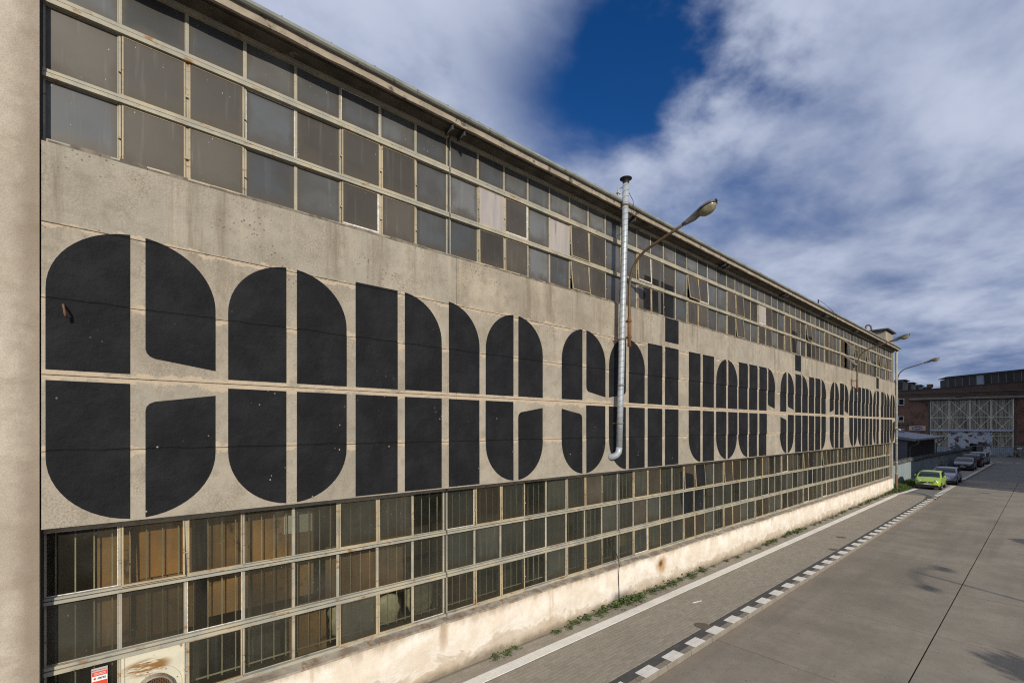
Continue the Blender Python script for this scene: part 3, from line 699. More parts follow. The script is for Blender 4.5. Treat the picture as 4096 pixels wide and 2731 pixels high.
def lower(y0, y1, kind):
    if kind == 'rect': return [(y0, ZB), (y1, ZB), (y1, GL), (y0, GL)]
    r = (y1-y0)+.08; rz = RZ; topp = [(y1, GL), (y0, GL)]
    if kind == 'L': return topp + [p for p in arc(y0+r, ZB+rz, r, rz, math.pi, 1.5*math.pi, 14) if p[0] < y1] + [(y1, ZB+rz-rz*math.sqrt(1-(.08/r)**2))]
    return topp + [(y0, ZB+rz-rz*math.sqrt(1-(.08/r)**2))] + [p for p in arc(y1-r, ZB+rz, r, rz, 1.5*math.pi, 2*math.pi, 14) if p[0] > y0]
def cut(poly, y0, y1, inner, up):
    CZ = (GU+GL)/2; s_ = 1 if up else -1; zo, zi = CZ+s_*.18, CZ+s_*.31; E_ = GU if up else GL
    yi, yo = (y0, y1) if inner == 'L' else (y1, y0); d = 1 if inner == 'L' else -1
    m = (zo-zi)/abs(y1-y0)
    edge = [(yi, zi+s_*.11), (yi+d*.012, zi+s_*.055), (yi+d*.045, zi+s_*.012), (yi+d*.10, zi+m*.10), (yo, zo)]
    body = [p for p in poly if abs(p[1]-E_) > 1e-6]
    # poly starts with the two points of the middle edge; keep winding
    first = poly[0]
    if abs(first[0]-yi) < 1e-6: return edge + body
    return edge[::-1] + body
def letter(label, ups, lows, wall_rects=(), glass_up=(), glass_low=()):
    mb = MB()
    for q in ups: paint_poly(mb, q)
    for q in lows: paint_poly(mb, q)
    for q in wall_rects: paint_poly(mb, q)
    for a in glass_up: paint_glass(mb, *a, UP)
    for a in glass_low: paint_glass(mb, *a[:4], LOW, a[4] if len(a) > 4 else None)
    return hb('painted_letter', mb, M['paint'], label=label)
def U(a, b, k, c=None): q = upper(a, b, k); return cut(q, a, b, c, True) if c else q
def D(a, b, k, c=None): q = lower(a, b, k); return cut(q, a, b, c, False) if c else q
AT, AB = 9.88, 7.93                                    # ascender top and the gap above x-height
def asc(a, b): return [(a, AB), (b, AB), (b, 8.70), (a, 8.70)]
letter('letter c of come', [U(-.62,.18,'L'), U(.34,1.15,'R','L')], [D(-.62,.18,'L'), D(.34,1.15,'R','L')])
letter('letter o of come', [U(1.31,2.12,'L'), U(2.28,3.10,'R')], [D(1.31,2.12,'L'), D(2.28,3.10,'R')])
letter('letter m of come', [U(3.26,4.07,'rect'), U(4.22,5.04,'R'), U(5.21,5.99,'R')], [D(3.26,4.07,'rect'), D(4.22,5.04,'rect'), D(5.21,5.99,'rect')])
letter('letter e of come', [U(6.16,6.96,'L'), U(7.11,7.90,'R')], [D(6.16,6.96,'L'), D(7.11,7.90,'R','L')])
letter('letter s of sail', [U(8.57,9.36,'L'), U(9.52,10.33,'R','L')], [D(8.57,9.36,'L','R'), D(9.52,10.33,'R')])
letter('letter a of sail', [U(10.49,11.28,'L','R'), U(11.43,12.24,'R')], [D(10.49,11.28,'L'), D(11.43,12.24,'rect')])
letter('letter i of sail', [U(12.40,13.22,'rect')], [D(12.40,13.22,'rect')], (), [(12.40,13.22,8.86,AT)])
letter('letter l of sail', [U(13.38,14.20,'rect')], [D(13.38,14.20,'rect')], [asc(13.38,14.20)], [(13.38,14.20,8.6,AT)])
YD = 1.98
def tail(a, b, kind, c=False):
    r = (b-a)+.08; z1 = 3.86
    top = [(b, z1), (a, z1)] if not c else [(b, 3.42), (b-.04, 3.50), (b-.10, 3.53), (a, 3.66)]
    if kind == 'L': return top + [p for p in arc(a+r, YD+RZ, r, RZ, math.pi, 1.5*math.pi, 14) if p[0] < b] + [(b, YD+.005)]
    return top + [(a, YD+.005)] + [p for p in arc(b-r, YD+RZ, r, RZ, 1.5*math.pi, 2*math.pi, 14) if p[0] > a]
letter('letter y of your', [U(14.87,15.68,'rect'), U(15.85,16.69,'rect')], [D(14.87,15.68,'L'), D(15.85,16.69,'rect')], (), (), [(0,0,0,0,tail(14.87,15.68,'L',True)), (0,0,0,0,tail(15.85,16.69,'R'))])
letter('letter o of your', [U(16.86,17.67,'L'), U(17.82,18.62,'R')], [D(16.86,17.67,'L'), D(17.82,18.62,'R')])
letter('letter u of your', [U(18.75,19.58,'rect'), U(19.73,20.54,'rect')], [D(18.75,19.58,'L'), D(19.73,20.54,'rect')])
letter('letter r of your', [U(20.73,21.53,'rect'), U(21.68,22.45,'R','L')], [D(20.73,21.53,'rect')])
letter('letter s of ship', [U(23.09,23.86,'L'), U(24.05,24.82,'R','L')], [D(23.09,23.86,'L','R'), D(24.05,24.82,'R')])
letter('letter h of ship', [U(25.02,25.84,'rect'), U(25.99,26.80,'R')], [D(25.02,25.84,'rect'), D(25.99,26.80,'rect')], [asc(25.02,25.84)], [(25.02,25.84,8.6,AT)])
letter('letter i of ship', [U(26.97,27.78,'rect')], [D(26.97,27.78,'rect')], (), [(26.97,27.78,8.86,AT)])
letter('letter p of ship', [U(27.96,28.78,'rect'), U(28.96,29.71,'R')], [D(27.96,28.78,'rect'), D(28.96,29.71,'R')], (), (), [(27.96,28.78,YD,3.9)])
letter('letter a of around', [U(30.42,31.18,'L','R'), U(31.38,32.10,'R')], [D(30.42,31.18,'L'), D(31.38,32.10,'rect')])
letter('letter r of around', [U(32.32,33.13,'rect'), U(33.32,34.08,'R','L')], [D(32.32,33.13,'rect')])
letter('letter o of around', [U(34.29,35.13,'L'), U(35.34,36.09,'R')], [D(34.29,35.13,'L'), D(35.34,36.09,'R')])
letter('letter u of around', [U(36.23,36.96,'rect'), U(37.19,37.96,'rect')], [D(36.23,36.96,'L'), D(37.19,37.96,'rect')])
letter('letter n of around', [U(38.16,38.94,'rect'), U(39.17,39.90,'R')], [D(38.16,38.94,'rect'), D(39.17,39.90,'rect')])
letter('letter d of around', [U(40.16,40.89,'L'), U(41.15,41.85,'rect')], [D(40.16,40.89,'L'), D(41.15,41.85,'rect')], [asc(41.15,41.85)], [(41.15,41.85,8.6,AT)])
letter('letter m of me', [U(42.49,43.29,'rect'), U(43.48,44.29,'R'), U(44.40,45.25,'R')], [D(42.49,43.29,'rect'), D(43.48,44.29,'rect'), D(44.40,45.25,'rect')])
letter('letter e of me', [U(45.43,46.12,'L'), U(46.30,47.11,'R')], [D(45.43,46.12,'L'), D(46.30,47.11,'R','L')])
mb = MB(); mb.tube([(0,-.46,6.72),(.10,-.46,6.70),(.15,-.45,6.66),(.15,-.44,6.58),(.10,-.43,6.55),(.08,-.43,6.60)], .012, 8); hb('iron_hook', mb, M['rust'], True)

# ------------------------------------------------------------------ neighbours of the hall
t = thing('plaster_building', 'rough tan plastered wall of the building abutting the near end of the hall', 'building', (-3, -6, 0))
mb = MB(); mb.box(-12, .004, -14, -.672, 0, 15.5); mb.build('wall', M['plaster'], t)
mb = MB(); mb.box(-.40, -.06, -.671, -.655, 8.72, 11.25); mb.box(-.42, -.10, -.671, -.655, 1.2, 3.94); mb.build('dark_reveal', M['black'], t)
t = thing('stair_tower', 'grey concrete stair tower with thin flat roof standing behind the far end of the hall', 'building', (-3, 56, 0))
mb = MB(); mb.box(-6, -2.0, 55, 58, 0, 14.3); mb.build('wall', M['concrete'], t)
mb = MB(); mb.box(-6.3, -1.75, 54.7, 58.2, 14.3, 14.42); mb.build('roof_slab', M['tar'], t)
mb = MB(); mb.tube([(-3.5,54.9,12),(-3.5,54.9,14.85),(-3.45,54.9,14.95),(-3.25,54.9,14.95),(-3.1,54.9,14.8),(-3.05,54.9,14.4)], .07, 8); mb.build('vent_pipe', M['rust'], t, True)

# spiral duct leaning up the wall, elbow at its foot
def dpt(z): k = (z-4.40)/(12.0-4.40); return Vector((.20+.23*k, 10.68, z))
DR = .086
t = thing('ventilation_duct', 'tall shiny spiral duct leaning up the wall past the gutter with a round cap', 'duct', dpt(4.4))
mb = MB(); mb.tube([dpt(z) for z in (4.62, 6, 8, 10, 11.93)], DR, 20); mb.build('duct', M['zinc'], t, True)
mb = MB(); mb.tube([(-.03,10.53,4.37),(.03,10.54,4.37),(.10,10.57,4.38),(.16,10.62,4.42),(.195,10.665,4.50),tuple(dpt(4.63))], DR*1.04, 18); mb.build('elbow', M['zinc'], t, True)
mb = MB(); n = 14
for k in range(46):                                     # the lock seam winding round the duct
    z0 = 4.70+k*.155; pts = [dpt(z0+.155*q/n*.999) + Vector((math.cos(2*math.pi*q/n), math.sin(2*math.pi*q/n), 0))*(DR+.001) for q in range(n+1)]
    mb.tube(pts, .0055, 4, cap=False)
mb.build('spiral_seam', M['seam'], t, kind='stuff')
mb = MB(); c = dpt(11.9); lathe(mb, [(DR*1.02, 11.86), (DR*1.03, 11.96), (.15, 11.99), (.165, 12.0), (.165, 12.012), (0, 12.03)], 24, (c.x, c.y, 0)); mb.build('cap', M['black'], t, True)
for z, mt in ((11.28, 'rust'), (7.62, 'seam'), (6.35, 'seam'), (5.30, 'seam')):
    mb = MB(); c = dpt(z); lathe(mb, [(DR, z-.028), (DR+.010, z-.025), (DR+.010, z+.025), (DR, z+.028)], 20, (c.x, c.y, 0)); mb.build('collar', M[mt], t, True)
mb = MB(); mb.obox((0,10.66,7.62), (.26,10.66,7.62), .02, .02); mb.obox((0,10.66,5.3), (.2,10.66,5.3), .02, .02); mb.build('wall_stay', M['rust'], t)
mb = MB(); mb.box(.27, .31, 10.50, 10.55, 11.46, 11.74); mb.box(.25, .33, 10.46, 10.59, 11.60, 11.63); t2 = thing('roof_cable', 'thin black cable looping from a post at the gutter behind the duct', 'cable', (.29, 10.5, 11.46)); mb.build('post', M['downpipe'], t2)
mb = MB(); mb.tube([(.29,10.52,11.70),(.32,10.64,11.80),(.36,10.85,11.78),(.40,11.05,11.55),(.40,11.12,11.3),(.30,11.05,11.05),(.15,10.95,10.9)], .008, 6); mb.build('loop', M['black'], t2, True)
t2 = thing('roof_cable', 'thin cable bent over the gutter at the far end of the eave', 'cable', (.29, 27.4, 11.46))
mb = MB(); mb.box(.27, .31, 27.38, 27.44, 11.46, 11.72); mb.build('post', M['black'], t2)
mb = MB(); mb.tube([(.29,27.4,11.70),(.33,28.2,11.66),(.36,29.2,11.52),(.40,30.2,11.3),(.33,30.3,11.1)], .010, 6); mb.build('loop', M['black'], t2, True)

# wall lamps
def make_lamp(label):
    t = thing('wall_lamp', label, 'lamp', (.02, 11.02, 8.0), 'street lamps on the hall wall')
    path = [(.30,11.02,7.50),(.30,11.02,8.3),(.30,11.02,9.06),(.33,11.02,9.36),(.42,11.02,9.64),(.58,11.02,9.86),(.80,11.02,10.01),(1.15,11.02,10.12),(1.55,11.02,10.24),(2.02,11.02,10.385)]
    mb = MB(); mb.tube(path, [.042]*3+[.038]*7, 10); mb.build('pipe', M['brownpole'], t, True)
    mb = MB(); mb.tube([(.30,11.02,7.46),(.30,11.02,8.28)], .052, 10); mb.build('sleeve', M['rust'], t, True)
    for z in (7.72, 8.18):
        mb = MB(); mb.box(-.002, .27, 10.97, 11.07, z-.02, z+.02); lathe(mb, [(.05, z-.03), (.066, z-.03), (.066, z+.03), (.05, z+.03)], 12, (.30, 11.02, 0)); mb.build('clamp', M['rust'], t)
    mb = MB(); mb.box(.0, .03, 10.95, 11.09, 7.6, 8.3); mb.build('wall_plate', M['rust'], t)
    d = Vector((.955, 0, .297)).normalized(); up = Vector((-.297, 0, .955)); sd = Vector((0, 1, 0)); o = Vector((1.92, 11.02, 10.36))
    # housing: long tapered neck widening to a flattened egg
    mb = MB(); secs = [(0,.045,.05,-.045),(.10,.055,.06,-.07),(.30,.085,.085,-.10),(.42,.12,.10,-.06),(.55,.165,.115,-.02),(.68,.18,.12,-.01),(.80,.165,.105,-.01),(.88,.11,.07,-.01),(.905,.03,.02,-.008)]
    ring = []
    for (s_, w, h, b) in secs:
        c = o+d*s_; ring.append([c+sd*w*math.cos(a)+up*(h*math.sin(a) if math.sin(a) > 0 else -b*math.sin(a)) for a in [2*math.pi*k/14 for k in range(14)]])
    i0 = 0
    for r_ in ring: mb.v += [tuple(p) for p in r_]
    for k in range(len(ring)-1):
        for j in range(14): mb.f.append((k*14+j, k*14+(j+1) % 14, (k+1)*14+(j+1) % 14, (k+1)*14+j)); mb.mi.append(0)
    mb.f += [tuple(reversed(range(14))), tuple((len(ring)-1)*14+j for j in range(14))]; mb.mi += [0, 0]
    hs = mb.build('housing', M['lampgrey'], t, True)
    mb = MB(); c = o+d*.66
    for q in range(6):
        a = q/5*math.pi/2; rr, dz = math.cos(a), -.16*math.sin(a)
        for j in range(16):
            b = 2*math.pi*j/16; mb.v.append(tuple(c+d*(.235*rr*math.cos(b))+sd*(.165*rr*math.sin(b))+up*(dz-.012)))
    for q in range(5):
        for j in range(16): mb.f.append((q*16+j, (q+1)*16+j, (q+1)*16+(j+1) % 16, q*16+(j+1) % 16)); mb.mi.append(0)
    mb.build('bowl', M['bowl'], t, True)
    mb = MB(); pts = [c+d*(.245*math.cos(b))+sd*(.178*math.sin(b))+up*(-.006) for b in [2*math.pi*j/20 for j in range(21)]]
    mb.tube(pts, .012, 6, cap=False); mb.build('rim', M['black'], t, True)
    mb = MB(); e = o+d*.9+up*.03; mb.obox(e-d*.03, e+d*.03, .06, .05); mb.build('latch', M['black'], t)
    return t
lamp = make_lamp('curved brown wall lamp beside the shiny duct')
c = copy_tree(lamp); c.location = (.02, 34.74, 7.88); c['label'] = 'wall lamp over the far end of the lettering, lamp head against the roof edge'
c = copy_tree(lamp); c.location = (-.20, 47.62, 7.80); c['label'] = 'wall lamp just past the far corner drainpipe with its head alone against the sky'

# far corner: rain pipe with camera
t = thing('drainpipe', 'pale rain pipe at the far corner of the hall with rusty foot', 'drainpipe', (.05, 47.42, 0))
mb = MB(); mb.tube([(.06,47.42,1.35),(.06,47.42,11.1),(.15,47.42,11.35)], .075, 12); mb.build('pipe', M['downpipe'], t, True)
mb = MB(); mb.tube([(.06,47.42,.05),(.06,47.42,1.45)], .09, 12); mb.build('iron_foot', M['rust'], t, True)
for z in (1.45, 2.4, 3.9, 4.3, 5.2, 6.4, 8.4, 9.6):
    mb = MB(); lathe(mb, [(.075, z-.03), (.088, z-.03), (.088, z+.03), (.075, z+.03)], 12, (.06, 47.42, 0)); mb.build('collar', M['downpipe'], t)
t = thing('security_camera', 'small white security camera clamped on the rain pipe', 'camera', (.1, 47.30, 5.0))
mb = MB(); mb.box(-.04, .08, 47.24, 47.34, 4.98, 5.12); mb.build('mount', M['putty'], t)
mb = MB(); mb.tube([(.06,47.26,5.05),(.36,46.95,4.97)], .055, 10); mb.build('body', M['putty'], t, True)
mb = MB(); mb.tube([(-.20,10.86,1.92),(-.10,10.98,1.55),(-.04,11.02,1.25),(-.075,11.03,.9),(-.07,11.05,.5),(-.05,11.03,.12)], .010, 6); tag(mb.build('cable', M['black'], smooth=True), 'loose black cable hanging from the lower window down the whitewashed plinth', 'cable')

# exhaust fan set in the first bay, bottom row
t = thing('exhaust_fan', 'rust brushed cream steel panel with a round fan outlet in the bottom window row', 'fan', (-.2, .45, 1.3))
def mk_fanpanel():
    q = NT('rust_brushed_panel'); col = q.mix(q.step(q.noise(3, 4), .4, .6), (.60, .57, .44), (.54, .51, .40))
    br = q.noise(1.0, 6, .7, q.map((1, 3.0, 26))); y = q.axis(1); z = q.axis(2)
    a = q.math('DIVIDE', q.math('SUBTRACT', y, .36), .30); b = q.math('DIVIDE', q.math('SUBTRACT', z, 1.83), .12)
    d = q.math('SQRT', q.math('ADD', q.math('MULTIPLY', a, a), q.math('MULTIPLY', b, b)))
    m_ = q.math('MULTIPLY', q.step(d, .6, 1.15, 1, 0), q.step(br, .42, .52)); col = q.mix(m_, col, (.24, .125, .04))
    sp = q.step(q.noise(9, 6, .7, q.map((1, 1, .8))), .62, .68, 0, .9); return q.done(q.mix(sp, col, (.26, .14, .05)), .6, 0, .4)
M['fanpanel'] = mk_fanpanel()
mb = MB(); mb.box(-.31, -.262, .09, .81, 1.288, 2.048); mb.box(-.262, -.250, .105, .125, 1.29, 2.045); mb.box(-.262, -.25, .78, .80, 1.29, 2.045); mb.build('panel', M['fanpanel'], t)
FC = (0, .455, 1.50)
mb = MB(); lathe(mb, [(.20, -.262), (.20, -.250), (.315, -.250), (.32, -.262)], 40, FC, axis='x'); rg_ = mb.build('flange', M['fanpanel'], t, False)
mb = MB(); lathe(mb, [(.215, -.252), (.215, -.16), (.205, -.14), (.19, -.14), (.19, -.25)], 36, FC, axis='x'); mb.build('outlet_ring', M['flash'], t, True)
mb = MB()
for k in range(-9, 10):
    a = k*.02; h = math.sqrt(max(0, .19**2-a*a))
    mb.box(-.182, -.178, FC[1]+a-.002, FC[1]+a+.002, FC[2]-h, FC[2]+h); mb.box(-.177, -.173, FC[1]-h, FC[1]+h, FC[2]+a-.002, FC[2]+a+.002)
mb.build('wire_mesh', M['rust'], t, kind='stuff')
mb = MB(); lathe(mb, [(0, -.255), (.19, -.255)], 30, FC, axis='x'); mb.build('dark_opening', M['dark'], t)
for k in range(8):
    a = k*math.pi/4+.3; mb = MB(); lathe(mb, [(.008, -.2495), (.008, -.244), (0, -.243)], 8, (0, FC[1]+.27*math.cos(a), FC[2]+.27*math.sin(a)), axis='x'); mb.build('bolt', M['rust'], t)

# security firm sign in the corner pane
def text_mesh(s, size, shear=0.0, extrude=.0006, offset=0.0, align='CENTER'):
    cu = bpy.data.curves.new('lettering', 'FONT'); cu.body = s; cu.size = size; cu.shear = shear; cu.extrude = extrude; cu.offset = offset; cu.align_x = align; cu.align_y = 'CENTER'
    o = bpy.data.objects.new('tmp', cu); COL.objects.link(o); dg = bpy.context.evaluated_depsgraph_get()
    me = bpy.data.meshes.new_from_object(o.evaluated_get(dg)); bpy.data.objects.remove(o); bpy.data.curves.remove(cu); return me
def put_text(name, s, size, mat, parent, at, ux, uz, **k):
    # at: centre, ux: reading direction, uz: up direction
    me = text_mesh(s, size, **k); ux, uz = Vector(ux).normalized(), Vector(uz).normalized(); n_ = ux.cross(uz)
    sx = k.pop('sx', 1) if False else 1
    Mx = Matrix((ux, uz, n_)).transposed().to_4x4(); Mx.translation = Vector(at); me.transform(Mx); me.materials.clear(); me.materials.append(mat)
    return link(name, me, parent)
RED = simple('sign_red', (.62, .06, .03), rough=.5); WHT = simple('sign_white', (.78, .78, .76), rough=.5); NAVY = simple('sign_navy', (.02, .035, .10), rough=.5); GRY = simple('sign_grey', (.42, .42, .43), rough=.5)
t = thing('security_sign', 'red and white IMPEL security sign behind the bottom corner pane', 'sign', (-.28, -.13, 1.8))
SX = -.283
mb = MB(); mb.box(SX-.004, SX, -.212, -.048, 1.70, 1.985); mb.build('board', GRY, t)
mb = MB(); mb.box(SX+.0005, SX+.0015, -.205, -.052, 1.70, 1.935); mb.build('red_field', RED, t)
mb = MB(); mb.box(SX+.002, SX+.003, -.205, -.052, 1.812, 1.878); mb.build('white_band', WHT, t)
put_text('lettering', 'OBIEKT CHRONIONY', .0175, RED, t, (SX+.002, -.13, 1.957), (0,1,0), (0,0,1), offset=.0006)
put_text('lettering', 'OBIEKT CHRONIONY', .0125, WHT, t, (SX+.0025, -.125, 1.915), (0,1,0), (0,0,1), offset=.0004)
put_text('lettering', 'I MONITOROWANY', .0125, WHT, t, (SX+.0025, -.125, 1.897), (0,1,0), (0,0,1), offset=.0004)
put_text('lettering', 'IMPEL', .036, NAVY, t, (SX+.004, -.108, 1.845), (0,1,0), (0,0,1), shear=.25, offset=.001)
mb = MB(); lathe(mb, [(0, SX+.0045), (.014, SX+.0045), (.014, SX+.003)], 20, (0, -.178, 1.846), axis='x'); mb.build('emblem', RED, t)

# things stored behind the lower windows
CB = simple('brown_cardboard', (.36, .215, .10), (.29, .17, .075), 1.5, .9, c3=(.12, .07, .03), t3=(.58, .66), s3=3)
CB2 = simple('orange_cardboard', (.58, .30, .10), (.48, .25, .085), 1.5, .9)
PLY = simple('plywood', (.26, .165, .11), (.19, .12, .08), 2.2, .85, stretch=(1, 2.5, .7))
def board(name, lab, cat, y0, y1, z0, z1, m, x=-.62, lean=.0):
    mb = MB(); mb.prism([(x, y0, z0), (x, y1, z0), (x-lean, y1, z1), (x-lean, y0, z1)], (0,0,0), (-.02,0,0)); return tag(mb.build(name, m), lab, cat)
board('cardboard_sheet', 'bright orange cardboard sheet behind the second pane of the top row', 'cardboard', .30, .86, 3.0, 3.95, CB2, -.58)
board('cardboard_sheet', 'tall brown cardboard sheet behind the first two window columns', 'cardboard', -.16, .98, 2.12, 3.9, CB, -.64)
board('cardboard_sheet', 'brown cardboard behind the third and fourth panes with white paper on it', 'cardboard', 1.15, 2.75, 2.2, 3.80, CB, -.66)
board('paper_sheet', 'crumpled white paper fixed to the brown cardboard in the fourth pane', 'paper', 2.25, 2.72, 3.34, 3.70, WHT, -.63)
board('plywood_sheet', 'dark grained plywood leaning behind the fifth and sixth panes of the middle row', 'plywood', 2.95, 4.5, 2.0, 3.0, PLY, -.62)
board('plywood_sheet', 'brown plywood standing behind the fifth pane of the bottom row', 'plywood', 2.32, 2.95, 1.2, 2.08, CB, -.56, .05)
SACK = simple('pale_plastic_sack', (.52, .51, .40), (.38, .37, .28), 5, .5, bump=.8)
def sack(lab, y, z0, w, h, seed):
    rg = random.Random(seed); mb = MB(); n, m_ = 14, 9
    for q in range(m_):
        a = -math.pi/2+math.pi*q/(m_-1)
        for j in range(n):
            b = 2*math.pi*j/n; k = 1+rg.uniform(-.14, .14); c_ = max(.03, math.cos(a))**.55
            mb.v.append((-.72+.13*k*c_*math.cos(b), y+w/2*k*c_*math.sin(b), z0+h/2+h/2*math.sin(a)*(1+rg.uniform(-.05, .05))))
    for q in range(m_-1):
        for j in range(n): mb.f.append((q*n+j, q*n+(j+1) % n, (q+1)*n+(j+1) % n, (q+1)*n+j)); mb.mi.append(0)
    return tag(mb.build('plastic_sack', SACK, smooth=True), lab, 'sack', 'sacks stored behind the window')
sack('pale sack filling the sixth pane of the bottom window row', 3.35, 1.25, .66, .70, 1)
sack('tall crumpled foil sack at the right side of the sixth bottom pane', 3.78, 1.25, .34, .82, 2)
sack('greenish plastic sack behind the cracked bottom pane before the bay joint', 4.95, 1.25, .62, .78, 3)
sack('dusty sack seen dimly in the seventh bottom pane', 4.22, 1.22, .5, .6, 4)
mb = MB(); mb.box(-.75, -.55, 11.46, 12.0, 1.55, 1.86); tag(mb.build('yellow_crate', simple('yellow_plastic', (.62, .47, .02), (.5, .38, .02), 5, .5)), 'bright yellow crate behind the window just past the black cable', 'crate')

# ------------------------------------------------------------------ fence, razor wire, shed
FA, FB_ = Vector((-1.0, 47.45, 0)), Vector((.62, 95.0, 0)); fd = (FB_-FA).normalized(); fnv = Vector((fd.y, -fd.x, 0)); FL = (FB_-FA).length
t = thing('sheet_fence', 'long pale blue-grey corrugated sheet metal fence behind the parked cars', 'fence', FA)
def mk_fence():
    q = NT('fence_sheet'); v = q.map((1, .9, .12)); col = q.mix(q.step(q.noise(1.2, 5, .6, v), .35, .65), (.21, .255, .262), (.255, .295, .30))
    col = q.mix(q.math('MULTIPLY', q.rand(), .5), col, (.17, .215, .225)); col = q.mix(q.step(q.axis(2), .35, .0, 0, .5) if False else q.step(q.noise(3, 5, .7), .58, .7, 0, .4), col, (.15, .16, .155)); return q.done(col, .55, 0, .4)
M['fence'] = mk_fence()
npan = 43; pw = FL/npan
pmb = MB(); ribs = 5
prof = [(0, 0)]
for k in range(ribs):
    a = k*pw/ribs; prof += [(a+.03, 0), (a+.05, .022), (a+pw/ribs-.06, .022), (a+pw/ribs-.04, 0)]
prof.append((pw-.012, 0))
for (a, b), (c, d) in zip(prof[:-1], prof[1:]):
    P_ = lambda u, o, z: tuple(fd*u+fnv*o+Vector((0, 0, z)))
    pmb.face([P_(a, b, .04), P_(c, d, .04), P_(c, d, 1.93), P_(a, b, 1.93)])
pme_ = pmb.mesh('fence_panel', M['fence'])
for k in range(npan): link('fence_panel', pme_, t, FA+fd*(k*pw)+Vector((0, 0, random.uniform(-.012, .012))))
for k in range(0, npan+1, 2):
    mb = MB(); p = FA+fd*(k*pw)-fnv*.05; mb.box(p.x-.03, p.x+.03, p.y-.03, p.y+.03, 0, 2.2); mb.build('post', M['downpipe'], t)
mb = MB(); pts = []; nt_ = 320; rg = random.Random(2)
for q in range(nt_*9+1):
    u = q/(nt_*9); a = 2*math.pi*q/9; r_ = .19+.035*math.sin(q*.11)+.02*math.sin(q*.37)
    p = FA+fd*(u*FL)+Vector((0, 0, 2.08+.03*math.sin(u*40)))+fnv*(math.cos(a)*r_)+Vector((0, 0, math.sin(a)*r_)); pts.append(p+fd*rg.uniform(-.03, .03))
mb.tube(pts, .015, 3, cap=False)
pts = [FA+fd*(q/(nt_*6)*FL)+Vector((0, 0, 2.06))+fnv*(math.cos(2*math.pi*q/7)*.14)+Vector((0, 0, math.sin(2*math.pi*q/7)*.15)) for q in range(nt_*6+1)]
mb.tube(pts, .014, 3, cap=False)
tag(mb.build('razor_wire', simple('razor_wire_steel', (.10, .10, .098), (.05, .05, .05), 6, .6, .3)), 'thick coil of razor wire along the top of the sheet fence', 'razor wire')
t = thing('utility_box', 'small grey cabinet at the fence beside the green car', 'cabinet', (-.35, 60.0, 0)); mb = MB(); mb.box(-.60, -.12, 59.7, 60.1, .0, .78); mb.build('cabinet', M['kerb'], t); mb = MB(); lathe(mb, [(.26, 59.7), (.24, 59.71), (0, 59.71)], 16, (-.36, 0, .60), axis='y'); mb.build('round_top', M['kerb'], t)

SHW = simple('shed_grey_panel', (.13, .13, .145), (.115, .115, .13), 1, .6); SHR = simple('shed_roof_sheet', (.36, .37, .42), (.33, .34, .39), 1, .5); SHD = simple('shed_dark_panel', (.055, .053, .055), (.045, .044, .046), 1, .6)
t = thing('grey_shed', 'low grey prefabricated shed with sloping sheet roof behind the razor wire', 'shed', (-4, 70, 0))
mb = MB(); mb.prism([(-9,62.5,0),(-1.6,62.5,0),(-1.6,62.5,3.78),(-9,62.5,4.9)], (0,0,0), (0,17.5,0)); mb.build('wall', SHW, t)
mb = MB(); mb.box(-1.598, -1.575, 62.52, 79.95, 0, 3.70); mb.build('side_cladding', SHD, t)
mb = MB(); mb.prism([(-9.3,62.3,5.06),(-.9,62.3,3.80),(-.9,62.3,3.95),(-9.3,62.3,5.21)], (0,0,0), (0,19.1,0)); rf = mb.build('roof', SHR, t)
mb = MB()
for k in range(76): y = 62.35+k*.25; mb.prism([(-9.3,y,5.213),(-.88,y,3.953),(-.88,y,3.985),(-9.3,y,5.243)], (0,0,0), (0,.07,0))
mb.build('roof_rib', SHR, rf, kind='stuff')
mb = MB(); mb.prism([(-9.3,62.25,4.98),(-.9,62.25,3.72),(-.9,62.25,3.97),(-9.3,62.25,5.23)], (0,0,0), (0,.045,0)); mb.build('fascia_board', simple('shed_trim', (.20, .20, .22), rough=.5), t)
mb = MB(); mb.box(-.9, -.78, 62.3, 81.4, 3.78, 3.88); gt = mb.build('gutter', SHW, t)
for y in (63.4, 80.8):
    mb = MB(); mb.tube([(-.84,y,3.80),(-.84,y,3.55),(-1.0,y,3.4),(-1.45,y,3.15),(-1.53,y,3.0),(-1.53,y,.05)], .06, 8); mb.build('downpipe', simple('shed_pipe', (.17, .19, .19), rough=.5), gt, True)
mb = MB(); mb.box(-3.2, -3.0, 62.44, 62.5, 0, 4.0); mb.build('corner_trim', simple('shed_trim_pale', (.2, .2, .215), rough=.5), t)
for x in (-4.05, -4.75):
    mb = MB(); lathe(mb, [(.26, 4.0), (.26, 4.85), (.29, 4.86), (.29, 4.93), (0, 4.95)], 20, (x, 75, 0)); mb.build('roof_vent', M['zinc'], t, True)

